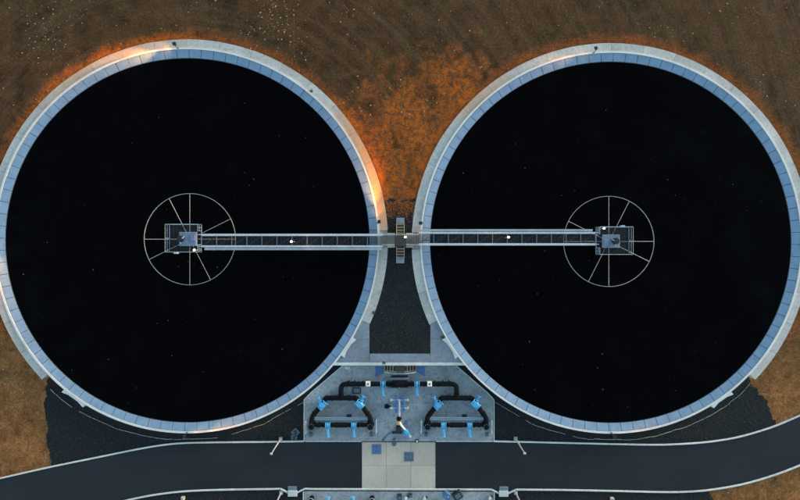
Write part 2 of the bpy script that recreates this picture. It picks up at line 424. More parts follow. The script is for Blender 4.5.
gravel('gravel_bed', pl, ZG)
pr = [xy(467, 364.8, D), xy(456, 364.8, D), xy(493.7, 398, D), xy(493.7, 441.5, D)] + top_r + edge_r + list(reversed(arc_px(1, 222, 316.5, RO - .12)))
gravel('gravel_bed', pr, ZG)
bot_l = [xy(p[0], p[1] + .3, D) for p in rb2 if 118 < p[0] < 303]; bot_r = [xy(p[0], p[1] + .3, D) for p in rb2 if 494 < p[0] < 709]
gravel('gravel_bed', bot_l + [xy(303.5, 489.5, D), xy(303.5, 545, D), xy(118, 545, D)], ZG)
gravel('gravel_bed', [xy(494.5, 490, D)] + bot_r + ragged([xy(709, 492, D), xy(713, 500, D), xy(716, 545, D)], .1, 10) + [xy(494.5, 545, D)], ZG)
lc = [p for p in arc_px(0, 12, -25, RK - .02, 24)]; rc = [p for p in arc_px(1, 205, 168, RK - .02, 24)]
gravel('gravel_bed', ragged([rc[-1], lc[0]], .5, 24)[:-1] + lc + [xy(369.6, 325), xy(369.6, 353.2), xy(430.2, 353.2), xy(430.2, 326)] + rc, .03)

# ------------------------------------------------------------------ road, kerbs, crossing
def strip(curve_a, curve_b, z0, z1): 
    m = MB(); n = len(curve_a); vs = []
    for a, b in zip(curve_a, curve_b): vs += [P(a[0], a[1], z1), P(b[0], b[1], z1), P(a[0], a[1], z0), P(b[0], b[1], z0)]
    fs = []
    for i in range(n - 1):
        p = i * 4; q = p + 4
        fs += [(p, p + 1, q + 1, q), (p, q, q + 2, p + 2), (p + 1, p + 3, q + 3, q + 1)]
    return m.add(vs, fs)
ZR = D + .0
xsr = [-380 + k * 6 for k in range(int(1520 / 6))]
def road_piece(x0, x1, mat, nm):
    q = [x0] + [x for x in xsr if x0 < x < x1] + [x1]
    o = strip([(x, lerp_curve(rt2, x)) for x in q], [(x, lerp_curve(rb2, x)) for x in q], ZR - .1, ZR).build(nm, mat); return tag(o, kind='structure')
road_piece(-380, 361.8, M['asphalt'], 'road'); road_piece(435.6, 1140, M['asphalt'], 'road')
# concrete crossing of poured bays
cross = MB().prism([xy(361.8, 441.6, D), xy(435.6, 441.6, D), xy(435.6, 489.4, D), xy(361.8, 489.4, D)], ZR - .14, ZR - .02).build('pavement', M['coverbase']); tag(cross, kind='structure')
for i in range(3):
    for j in range(2):
        a = xy(362.0 + i * 24.5, 442.2 + j * 23.5, D); b = xy(362.0 + (i + 1) * 24.5 - .22, 442.2 + (j + 1) * 23.5 - .22, D)
        MB().bbox(((a[0] + b[0]) / 2, (a[1] + b[1]) / 2, ZR - .04 + random.uniform(-.002, .004)), (b[0] - a[0], a[1] - b[1], .1), .012).build('concrete_slab', M['slab'], cross)
# kerbs: short precast stones laid end to end
def kerb(name, pts, wd, z0, z1, L=1.0, mat='kerb', gap=.012, broken=False):
    root = None; d = []; pts = [Vector((p[0], p[1], 0)) for p in pts]
    acc = [0]
    for a, b in zip(pts, pts[1:]): acc.append(acc[-1] + (b - a).length)
    n = max(1, round(acc[-1] / L)); 
    def at(s):
        for i in range(len(pts) - 1):
            if s <= acc[i + 1] or i == len(pts) - 2: return pts[i].lerp(pts[i + 1], (s - acc[i]) / max(1e-6, acc[i + 1] - acc[i]))
    base = MB(); st = [at(acc[-1] * k / n) for k in range(n + 1)]
    for a, b in zip(st, st[1:]): base.bar((a.x, a.y, z0 - .05), (b.x, b.y, z0 - .05), wd * .8, .1)
    root = base.build(name, M['gravel' if broken else 'strip']); tag(root, kind='structure')
    for a, b in zip(st, st[1:]):
        d = b - a; Lp = d.length - gap; c = (a + b) / 2; jz = random.uniform(-.006, .006)
        if broken:
            if random.random() < .04: continue
            Lp *= random.uniform(.9, 1.05); jz = random.uniform(-.035, .01); c = c + Vector((random.gauss(0, .02), random.gauss(0, .02), 0))
        MB().bbox((c.x, c.y, (z0 + z1) / 2 + jz), (Lp, wd, z1 - z0), .02, math.atan2(d.y, d.x)).build('kerb_stone', M[mat], root)
    return root
zk = D + .12
kerb('kerb', [xy(p[0], p[1], zk) for p in rt2 if -60 <= p[0] < 304] + [xy(304, 441.4, zk)], .16, D - .02, zk)
kerb('kerb', [xy(493.5, 441.4, zk)] + [xy(p[0], p[1], zk) for p in rt2 if 494 < p[0] <= 870], .16, D - .02, zk)
def dip(cx): return [(cx - 12, 489.0), (cx - 9, 489.6), (cx - 7, 491.6), (cx - 4.6, 492.8)]
kerb('kerb', [xy(p[0], p[1] + .2, zk) for p in rb2 if -60 <= p[0] < 280] + [xy(a, b, zk) for a, b in dip(292.4)], .17, D - .02, zk)
kerb('kerb', [xy(584.8 - a, b, zk) for a, b in reversed(dip(292.4))] + [xy(x, 489.3 + (x - 304) * .0026, zk) for x in range(310, 492, 20)] + [xy(a, b + .8, zk) for a, b in dip(503.8)], .17, D - .02, zk)
kerb('kerb', [xy(1007.6 - a, b + .8, zk) for a, b in reversed(dip(503.8))] + [xy(p[0], p[1] + .2, zk) for p in rb2 if 517 < p[0] <= 870], .17, D - .02, zk)
# yard side kerb edging
def edging(name, pts, wd, h, L=1.2, mat='kerb', z=D): return kerb(name, [xy(a, b, z) for a, b in pts], wd, z - .05, z + h, L, mat, .012, mat == 'strip')
edging('yard_edging', [(304.2, 441), (304.2, 398.2), (342.8, 365.6)], .10, .10)
edging('yard_edging', [(493.9, 441), (493.9, 398.2), (456.2, 365.6)], .10, .10)
edging('yard_edging', [(305.2, 441.2), (361.5, 441.2)], .10, .09)
edging('yard_edging', [(436, 441.2), (493, 441.2)], .10, .09)
edging('yard_edging', [(303.4, 491.6), (303.4, 520)], .10, .10)
edging('yard_edging', [(494.2, 492), (494.2, 520)], .10, .10)
# broken edging line round the foot of the tanks
def foot(ci, angs, rr):
    c = TC[ci]; return [((c.x + rr_ * math.cos(R(a))) / S * 1 + 400, 250 - (c.y + rr_ * math.sin(R(a))) / S) for a, rr_ in zip(angs, rr)]
edging('drain_edging', [(45.5, 384), (59.4, 398), (77.4, 410.8), (97, 419.9), (119, 429.6), (141, 435.4), (167, 439.5), (190, 439.2), (215, 438.4), (235, 433.3), (265, 423.6), (284.5, 412.2), (303.4, 402)], .045, .05, .8, 'strip')
edging('drain_edging', [(494.6, 402), (515, 413.5), (534, 425), (556, 431.5), (583, 438.8), (610, 439.4), (634, 440), (657, 435.7), (687, 426.7), (712.5, 414.7), (728, 404.8), (741, 393.8), (750, 384)], .045, .05, .8, 'strip')

# ------------------------------------------------------------------ pipe yards
yard_poly = [xy(304.8, 441.1, D), xy(304.8, 398.4, D), xy(343.2, 365.4, D), xy(455.8, 365.4, D), xy(493.2, 398.4, D), xy(493.2, 441.1, D)]
ZY = D + .06
def yard(poly, nx_, ny_):
    base = MB().prism(poly, D - .3, ZY - .05).build('yard_floor', M['coverbase']); tag(base, kind='structure')
    X = [p[0] for p in poly]; Y = [p[1] for p in poly]
    for i in range(nx_):
        for j in range(ny_):
            x0 = min(X) + (max(X) - min(X)) * i / nx_; x1 = min(X) + (max(X) - min(X)) * (i + 1) / nx_
            y0 = min(Y) + (max(Y) - min(Y)) * j / ny_; y1 = min(Y) + (max(Y) - min(Y)) * (j + 1) / ny_
            pc = clip(poly, x0 + .008, x1 - .008, y0 + .008, y1 - .008)
            if len(pc) > 2: MB().prism(pc, ZY - .049, ZY + random.uniform(-.003, .003)).build('concrete_slab', M['yard'], base)
    return base
yard(yard_poly, 4, 2)
yard([xy(304.2, 491, D), xy(493.6, 491.6, D), xy(493.6, 530, D), xy(304.2, 530, D)], 4, 1)

# ------------------------------------------------------------------ apron with its retaining wall
apron = MB().prism([xy(343, 362.4), xy(457, 362.4), xy(457, 361.4), xy(343, 361.4)], D, -.02).build('apron_floor', M['coverbase']); tag(apron, kind='structure')
def apron_poly(pts): MB().prism(pts, -.3, .05).build('concrete_slab', M['apron'], apron)
al = arc_px(0, -24.65, -38.9, RO + .02, 14); ar = arc_px(1, 204.45, 218.6, RO + .02, 14)
ax = xy(369.4, 0)[0]; bx_ = xy(430.4, 0)[0]
ysp = xy(0, 339.2)[1]
def half_y(poly, yv, up): return clip(poly, -100, 100, yv + .01, 100) if up else clip(poly, -100, 100, -100, yv - .01)
lp = [(ax, xy(0, 325.3)[1])] + [p for p in arc_px(0, -24.65, -24.65, RK, 0)] + al + [xy(334, 362.2), (ax, xy(0, 362.2)[1])]
rp = [(bx_, xy(0, 326)[1])] + [p for p in arc_px(1, 204.45, 204.45, RK, 0)] + ar + [xy(466.5, 362.2), (bx_, xy(0, 362.2)[1])]
for poly in (lp, rp):
    apron_poly(half_y(poly, ysp, True)); apron_poly(half_y(poly, ysp, False))
for k in range(3):
    a = xy(369.8 + k * 20.2, 353.6); b = xy(369.8 + (k + 1) * 20.2 - .2, 362.2); apron_poly([a, (b[0], a[1]), b, (a[0], b[1])])
rw = MB()
a = xy(333, 362.4); b = xy(467, 365.3)
rw.box(((a[0] + b[0]) / 2, (a[1] + b[1]) / 2, (D - .2 + .02) / 2), (b[0] - a[0] - .06, a[1] - b[1] - .06, .02 - D + .2))
rwall = rw.build('retaining_wall', M['wall']); tag(rwall, 'long pale low retaining wall between the apron and the pipe yard', 'wall')
for k in range(6):
    L = (b[0] - a[0]) / 6
    MB().bbox((a[0] + L * (k + .5), (a[1] + b[1]) / 2, .06), (L - .015, a[1] - b[1], .08), .015).build('coping_stone', M['kerb'], rwall)

# ------------------------------------------------------------------ the two settling tanks
ZW = .24; ZC = .18; WL = -.10
panel_n = 96; RW0, RB0, RO0, RK0 = RW, RB, RO, RK
def mesh_panel(k):
    RW, RB = RW0 * k, RB0 * k; m = MB(); st = 360 / panel_n; g = math.degrees(.028 / RB)
    m.ring(RW + .02, RB - .03, ZC - .30, ZC, -st / 2 + g, st / 2 - g, 3, zi=ZC - .20); return m.mesh('cover_panel', M['cover'])
PM = [mesh_panel(k) for k in RS]
sides = ('left', 'right')
def tank(i):
    c = TC[i]; RW, RB, RO, RK = [v * RS[i] for v in (RW0, RB0, RO0, RK0)]
    lab = ('round black-water settling tank with its walkway glowing orange, left of the stairs', 'round black-water settling tank with a pale blue-grey walkway, right of the stairs')[i]
    t = empty('settling_tank', (c.x, c.y, 0), lab, 'tank', 'round settling tanks')
    MB().ring(RB + .01, RO, -3.0, ZW, n=180, c=c).build('tank_wall', M['wall'], t, True)
    lau = MB().ring(RW - .02, RB, -2.5, ZC - .04, n=180, c=c, zi=ZC - .24).build('launder_channel', M['coverbase'], t)
    for k in range(panel_n):
        o = link('cover_panel', PM[i], None); o.parent = lau
        o.matrix_parent_inverse = Matrix(); o.location = (c.x - c.x, c.y - c.y, 0); o.rotation_euler = (random.uniform(-.0006, .0006), 0, R(360 / panel_n * k + 1.2))
        o.parent = lau
        # launder mesh is stored in world coordinates, so the panel is carried to the tank centre
        o.location = (c.x, c.y, random.uniform(-.006, .006))
    # outer walkway in poured bays; open along the yard side
    a0, a1 = ((-24.6, 223.8), (-43.6, 204.4))[i]
    nb = 26; wk = MB().ring(RO + .01, RK - .04, -1.4, -.02, a0 + .1, a1 - .1, 120, c).build('walkway', M['strip'], t)
    gapd = math.degrees(.012 / RK)
    for k in range(nb):
        b0 = a0 + (a1 - a0) * k / nb; b1 = a0 + (a1 - a0) * (k + 1) / nb
        # the bridge landing interrupts the walkway
        mid_ = 0 if i == 0 else 180
        segs = [(b0, b1)]
        lo, hi = mid_ - 2.1, mid_ + 2.9
        if i == 1: lo, hi = mid_ - 2.9, mid_ + 2.1
        out = []
        for s0, s1 in segs:
            if s1 <= lo or s0 >= hi: out.append((s0, s1)); continue
            if s0 < lo: out.append((s0, lo))
            if s1 > hi: out.append((hi, s1))
        for s0, s1 in out:
            if s1 - s0 < .4: continue
            z = .05 + random.uniform(-.004, .004)
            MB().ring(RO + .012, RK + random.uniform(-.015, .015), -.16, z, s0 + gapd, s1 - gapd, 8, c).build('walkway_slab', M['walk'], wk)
    # two concrete buttresses on the yard side
    for pts in ((((64.5, 389.5), (84.5, 405.5)), ((344, 357), (355, 339))), (((730.5, 391.5), (712.5, 407)), ((456.5, 357.5), (443.5, 338.5))))[i]:
        pa, pb = Vector(xy(*pts[0])), Vector(xy(*pts[1])); cc = Vector((c.x, c.y))
        ra = (pa - cc).normalized(); rb_ = (pb - cc).normalized(); ma = ra.lerp(rb_, .28); mb = ra.lerp(rb_, .72)
        poly = [cc + ra * (RO - .02), cc + ra * (RO + .42), cc + ma.normalized() * (RO + .20), cc + mb.normalized() * (RO + .20), cc + rb_ * (RO + .42), cc + rb_ * (RO - .02)]
        MB().prism([(p.x, p.y) for p in poly] + [tuple(cc + ra.lerp(rb_, .5).normalized() * (RO - .02))], D - .3, .19).build('buttress', M['wall'], t)
    wt = MB(); n = 128; vs = [(c.x + (RW + .12) * math.cos(2 * math.pi * k / n), c.y + (RW + .12) * math.sin(2 * math.pi * k / n), WL) for k in range(n)]
    wt.add(vs, [tuple(range(n))]); tag(wt.build('water', M['water']), kind='structure')
    return t
tanks = [tank(0), tank(1)]

# ------------------------------------------------------------------ scraper bridges, drive platforms, feed wells
ZB = 1.0
def bridge(i):
    sg = 1 if i == 0 else -1
    c = TC[i]
    # local frame: +X from tank centre to the stairs, turned half round for the right tank
    rot = 0 if sg == 1 else math.pi
    yc = (P(0, 240.6, ZB).y if i == 0 else P(0, 238.6, ZB).y); xa = P(201.5, 0, ZB).x if i == 0 else P(595.5, 0, ZB).x
    xb = P(382.5, 0, ZB).x if i == 0 else P(419, 0, ZB).x
    L = abs(xb - xa)
    root = empty('access_bridge', ((xa + xb) / 2, yc, 0), ('long steel access bridge with twin pale beams over the left tank, warm lit half way', 'long steel access bridge with twin pale blue beams over the right tank')[i], 'bridge', 'tank access bridges')
    def T(x, y, z): return Vector((xa + sg * x, yc + sg * y, z))
    for yb, wd in ((.62, .24), (-.62, .20)):
        m = MB(); m.bar(T(0, yb, ZB - .02), T(L, yb, ZB - .02), wd, .04); m.bar(T(0, yb, ZB - .26), T(L, yb, ZB - .26), .03, .44); m.bar(T(0, yb, ZB - .5), T(L, yb, ZB - .5), wd, .03)
        m.build('beam', M['beam'], root)
    m = MB(); m.bar(T(.3, -.90, ZB - .08), T(L - .1, -.90, ZB - .08), .24, .05); m.bar(T(.3, -1.01, ZB - .03), T(L - .1, -1.01, ZB - .03), .02, .12); m.bar(T(.3, -.79, ZB - .03), T(L - .1, -.79, ZB - .03), .02, .12)
    for k in range(12): m.bar(T(1 + k * (L - 2) / 11, -.62, ZB - .13), T(1 + k * (L - 2) / 11, -1.0, ZB - .13), .05, .04)
    m.build('cable_tray', M['beam'], root)
    np_ = 12; pl_ = L / np_
    for k in range(np_):
        m = MB()
        for q in range(15): yy = -.48 + q * .96 / 14; m.bar(T(k * pl_ + .02, yy, ZB - .06), T((k + 1) * pl_ - .02, yy, ZB - .06), .022, .035)
        for q in range(5): xx = k * pl_ + .12 + q * (pl_ - .24) / 4; m.bar(T(xx, -.49, ZB - .065), T(xx, .49, ZB - .065), .02, .03)
        m.build('grating_panel', M['galdark'], root)
        m = MB(); m.bar(T(k * pl_, -.5, ZB - .02), T(k * pl_, .5, ZB - .02), .05, .05); m.bar(T(k * pl_, -.6, ZB - .3), T((k + 1) * pl_, .6, ZB - .3), .05, .05); m.build('cross_brace', M['plate'], root)
    for yb in (.62, -.62):
        m = MB()
        m.tube([T(0, yb, ZB + 1.05), T(L, yb, ZB + 1.05)], .024, 8); m.tube([T(0, yb, ZB + .55), T(L, yb, ZB + .55)], .018, 8)
        for k in range(np_ + 1): m.tube([T(min(L - .03, .03 + k * pl_), yb, ZB), T(min(L - .03, .03 + k * pl_), yb, ZB + 1.05)], .022, 8)
        m.build('handrail', M['beam'], root)
    # drive platform at the tank centre
    px0, px1, py0, py1 = (169.3, 201.3, 224.6, 252.0) if i == 0 else (596.2, 629.0, 227.2, 254.4)
    A = P(px0, py1, ZB); B = P(px1, py0, ZB); cx, cy = (A.x + B.x) / 2, (A.y + B.y) / 2
    wx, wy = B.x - A.x, B.y - A.y
    pf = empty('drive_platform', (cx, cy, 0), ('railed drive platform at the middle of the left tank', 'railed drive platform at the middle of the right tank')[i], 'platform', 'tank drive platforms')
    m = MB()
    for q in range(34): yy = A.y + .06 + q * (wy - .12) / 33; m.bar((A.x, yy, ZB - .06), (B.x, yy, ZB - .06), .03, .035)
    for q in range(10): xx = A.x + .05 + q * (wx - .1) / 9; m.bar((xx, A.y, ZB - .09), (xx, B.y, ZB - .09), .04, .04)
    m.build('grating_floor', M['galdark'], pf)
    m = MB()
    for (p, q) in (((A.x, A.y), (B.x, A.y)), ((B.x, A.y), (B.x, B.y)), ((B.x, B.y), (A.x, B.y)), ((A.x, B.y), (A.x, A.y))): m.bar((*p, ZB - .06), (*q, ZB - .06), .06, .16)
    m.build('edge_frame', M['plate'], pf)
    gx = B.x if sg == 1 else A.x
    m = MB(); n_ = 5
    corners = [(A.x, A.y), (B.x, A.y), (B.x, B.y), (A.x, B.y)]
    for k in range(4):
        p, q = Vector(corners[k]), Vector(corners[(k + 1) % 4])
        gate = abs(p.x - gx) < .01 and abs(q.x - gx) < .01
        parts = [(0, .26), (.76, 1)] if gate else [(0, 1)]
        for s0, s1 in parts:
            u, v = p.lerp(q, s0), p.lerp(q, s1)
            for zz in (1.05, .55): m.tube([(u.x, u.y, ZB + zz), (v.x, v.y, ZB + zz)], .022 if zz > 1 else .017, 8)
            for s in range(3): e = u.lerp(v, s / 2); m.tube([(e.x, e.y, ZB - .06), (e.x, e.y, ZB + 1.05)], .022, 8)
    m.build('handrail', M['gal'], pf)
    # gearbox plate, motor
    X0, X1, Y0, Y1 = (178.8, 196.2, 232, 246) if i == 0 else (603, 620, 234.6, 247.8)
    a = P(X0, Y1, ZB + .3); b = P(X1, Y0, ZB + .3); pc = ((a.x + b.x) / 2, (a.y + b.y) / 2)
    MB().bbox((*pc, ZB + .12), (b.x - a.x, b.y - a.y, .34), .05).build('drive_housing', M['plate'], pf)
    mx = a.x + .25 if sg == 1 else b.x - .55
    mt = MB(); mt.disc((mx, pc[1], ZB + .5), (0, 0, 1), .34, .42, 18); mt.disc((mx, pc[1], ZB + .75), (0, 0, 1), .22, .12, 18); mt.build('drive_motor', M['dark'], pf, True)
    MB().tube([(mx, pc[1] - .5, ZB + .42), (mx, pc[1], ZB + .72), (mx + sg * .35, pc[1] + .1, ZB + .74), (mx + sg * .35, pc[1] + .3, ZB + .3)], .04, 8, .15).build('conduit', M['gal'], pf, True)
    MB().bbox((pc[0] + sg * .55, pc[1] + .15 * sg, ZB + .32), (.5, .7, .1), .03).build('gear_cover', M['plate'], pf)
    bxp = P(178.5, 253, ZB) if i == 0 else P(620, 226.4, ZB)
    MB().bbox((bxp.x, bxp.y, ZB + .6), (.40, .16, .5), .02).build('control_box', M['gal'], pf)
    MB().tube([(c.x, c.y, -3), (c.x, c.y, ZB - .1)], .45, 20).build('centre_column', M['dark'], pf, True)
    # feed well: thin ring on radial scraper arms
    fc = P(189.3, 239.2, .1) if i == 0 else P(609.3, 241.4, .1)
    r = (45.7 if i == 0 else 45.2) * S
    fw = empty('feed_well', (fc.x, fc.y, 0), ('thin steel ring with radial arms on the water of the left tank', 'thin steel ring with radial arms on the water of the right tank')[i], 'feed well', 'feed well rings')
    MB().ring(r - .022, r + .022, WL - .5, WL + .09, n=96, c=fc).build('ring_baffle', M['spoke'], fw, True)
    angs = [90, 117, 180, 206.5, 270, 297, 26.5, 0]
    if i: angs = [180 - a for a in angs]
    for a in angs:
        d = Vector((math.cos(R(a)), math.sin(R(a)), 0)); f3 = Vector((fc.x, fc.y, WL + .06))
        MB().tube([f3 + d * .46, f3 + d * (r - .03)], .030, 8).build('radial_arm', M['spoke'], fw, True)
    return root
br = [bridge(0), bridge(1)]

# ------------------------------------------------------------------ crossing platform and stairs between the tanks
cp = empty('stair_platform', (P(400.2, 240).x, P(0, 240).y, 0), 'dark grated crossing platform with yellow-edged stairs up from both sides', 'platform')
A = P(382.3, 244.6, ZB); B = P(418.8, 234.8, ZB)
m = MB()
for q in range(20): yy = A.y + .05 + q * (B.y - A.y - .1) / 19; m.bar((A.x, yy, ZB - .05), (B.x, yy, ZB - .05), .024, .035)
for q in range(16): xx = A.x + .05 + q * (B.x - A.x - .1) / 15; m.bar((xx, A.y, ZB - .055), (xx, B.y, ZB - .055), .02, .03)
m.build('grating_deck', M['galdark'], cp)
A2 = P(394.6, 246.2, ZB); B2 = P(406.2, 236, ZB)
m = MB(); m.box(((A2.x + B2.x) / 2, (A2.y + B2.y) / 2, ZB - .02), (B2.x - A2.x, B2.y - A2.y, .03)); m.build('checker_plate', M['tread'], cp)
for yy in (A.y, B.y): MB().bar((A.x, yy, ZB - .12), (B.x, yy, ZB - .12), .06, .2).build('edge_beam', M['gal'], cp)
for yy, segs in ((A.y, ((A.x, A2.x), (B2.x, B.x))), (B.y, ((A.x, A2.x), (B2.x, B.x)))):
    for u, v in segs:
        m = MB()
        for zz in (1.05, .55): m.tube([(u, yy, ZB + zz), (v, yy, ZB + zz)], .022, 8)
        for s in (0, .5, 1): m.tube([(u + (v - u) * s, yy, ZB), (u + (v - u) * s, yy, ZB + 1.05)], .022, 8)
        m.build('handrail', M['gal'], cp)
def stairs(name, p0, p1, x0, x1, n, zt, zb, horiz=False, par=None):
    """flight from (p0, zt) down to (p1, zb) between x0, x1 (or along X when horiz)"""
    for k in range(n):
        t = (k + .5) / n; q = p0 + (p1 - p0) * t; z = zt + (zb - zt) * (k + 1) / (n + 1); dp = abs(p1 - p0) / n
        c_ = ((x0 + x1) / 2, q, z) if not horiz else (q, (x0 + x1) / 2, z)
        d_ = (x1 - x0, dp * .92, .04) if not horiz else (dp * .92, x1 - x0, .04)
        st = MB().box(c_, d_).build('tread', M['tread'], par)
        e = dp * .36 * (1 if p1 > p0 else -1)
        c2 = (c_[0], c_[1] + e, z + .022) if not horiz else (c_[0] + e, c_[1], z + .022)
        d2 = (x1 - x0, .075, .012) if not horiz else (.075, x1 - x0, .012)
        MB().box(c2, d2).build('nosing', M['yellow'], st)
    for s in (x0, x1):
        a = (s, p0, zt - .1) if not horiz else (p0, s, zt - .1); b = (s, p1, zb + .08) if not horiz else (p1, s, zb + .08)
        MB().bar(a, b, .05, .22).build('stringer', M['yellow'], par)
xA, xB = P(396.6, 0).x, P(404.2, 0).x
stairs('n', P(0, 235.8, .9).y, P(0, 224.0).y, xA, xB, 4, ZB, .06, par=cp)
stairs('s', P(0, 246.4, .9).y, P(0, 257.6).y, xA, xB, 4, ZB, .06, par=cp)
for y0, y1 in ((217.9, 223.8), (257.8, 263.2)):
    a = xy(396.2, y0); b = xy(404.3, y1); MB().bbox(((a[0] + b[0]) / 2, (a[1] + b[1]) / 2, .05), (b[0] - a[0], a[1] - b[1], .16), .02).build('landing_slab', M['apron'], cp)
for x0, x1 in ((387.3, 394.9), (405.7, 413)):
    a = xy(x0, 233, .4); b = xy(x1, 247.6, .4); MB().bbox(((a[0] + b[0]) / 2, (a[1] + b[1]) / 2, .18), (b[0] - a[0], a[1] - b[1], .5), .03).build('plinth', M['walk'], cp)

# ------------------------------------------------------------------ yard stairs
def yard_stairs():
    t = empty('yard_stairs', (0, P(0, 369).y, D), 'double stair with yellow stripes descending left and right below the retaining wall', 'stairs')
    a = P(395.4, 366.0, .05); b = P(404.8, 371.6, .05)
    MB().box(((a.x + b.x) / 2, (a.y + b.y) / 2, .02), (b.x - a.x, a.y - b.y, .05)).build('landing', M['tread'], t)
    for x in (a.x + .06, b.x - .06):
        for y in (a.y - .1, b.y + .06): MB().bar((x, y, ZY), (x, y, 0), .07, .07).build('leg', M['gal'], t)
    stairs('l', a.x, P(384.4, 0, D).x, b.y, a.y, 4, .02, ZY, True, t); stairs('r', b.x, P(416.3, 0, D).x, b.y, a.y, 4, .02, ZY, True, t)
    m = MB(); y = b.y - .04
    pts = [(P(384.6, 0).x, y, ZY + .95), (a.x, y, .95), (b.x, y, .95), (P(416, 0).x, y, ZY + .95)]
    m.tube(pts, .02, 8, .1)
    for p in pts: m.tube([(p[0], y, p[2] - 1.0), p], .02, 8)
    m.build('handrail', M['gal'], t)
yard_stairs()
def plate(name, pts, z, h, mat, lab, cat, grp=None):
    o = MB().prism([xy(a, b, z) for a, b in pts], z - .02, z + h).build(name, M[mat]); return tag(o, lab, cat, grp)
plate('floor_plate', [(375.4, 366.4), (383.6, 366.4), (383.6, 373.2), (375.4, 377)], ZY, .03, 'blue', 'blue steel floor plate at the left foot of the striped stairs', 'plate', 'blue plates by the yard stairs')
plate('floor_plate', [(416.8, 366.4), (424.6, 366.4), (424.8, 376.4), (416.8, 372)], ZY, .03, 'blue', 'blue steel floor plate at the right foot of the striped stairs', 'plate', 'blue plates by the yard stairs')

# ------------------------------------------------------------------ pipework
ZP = ZY + .62
def valve(parent, p, axis, stem, L=1.15, r=.3, big=False, lab=None):
    """flanged valve on a pipe running along axis, with a geared stem and handwheel standing out along stem"""
    p = Vector(p); ax_ = Vector(axis).normalized(); s = Vector(stem).normalized()
    m = MB(); k = .62 if big else .34
    m.tube([p - ax_ * k * .7, p - ax_ * k * .25, p + ax_ * k * .25, p + ax_ * k * .7], [r * .9, r * 1.15, r * 1.15, r * .9], 16)
    for e in (-1, 1): m.disc(p + ax_ * e * k * .72, ax_, r * 1.32, .07, 18)
    m.tube([p, p + s * r * 1.5], r * .62, 12); m.disc(p + s * r * 1.5, s, r * .8, .06, 14)
    if big: m.tube([p + Vector((0, 0, r * .4)), p + Vector((0, 0, r * 1.35))], r * .85, 14)
    body = m.build('valve', M['valve'], parent, True)
    def sub(mb, nm, mt):
        o = link(nm, mb.mesh(nm, M[mt], True), None); o.parent = body; return o
    sub(MB().tube([p + s * r * 1.5, p + s * L], .15 if not big else .11, 12), 'stem', 'valve')
    e = p + s * L; up = Vector((0, 0, 1)); 
    m = MB().torus(e, s, .22, .035, 18, 6)
    pv = s.cross(up).normalized()
    for q in range(4): a_ = math.pi * q / 4; dd = pv * math.cos(a_) + up * math.sin(a_); m.tube([e - dd * .21, e + dd * .21], .018, 6)
    sub(m, 'handwheel', 'valve')
    return body
def support(parent, p, wx, wy, rz=0, z1=None, mat='apron'):
    z1 = ZP - .2 if z1 is None else z1
    MB().bbox((p.x, p.y, (ZY + z1) / 2), (wx, wy, z1 - ZY), .03, rz).build('pipe_support', M[mat], parent)
def flange(parent, p, ax_, r=.33, t=.09, mat='pipe'): MB().disc(p, ax_, r, t, 20).build('flange', M[mat], parent, True)
def pp(a, b, z=ZP): return P(a, b, z)
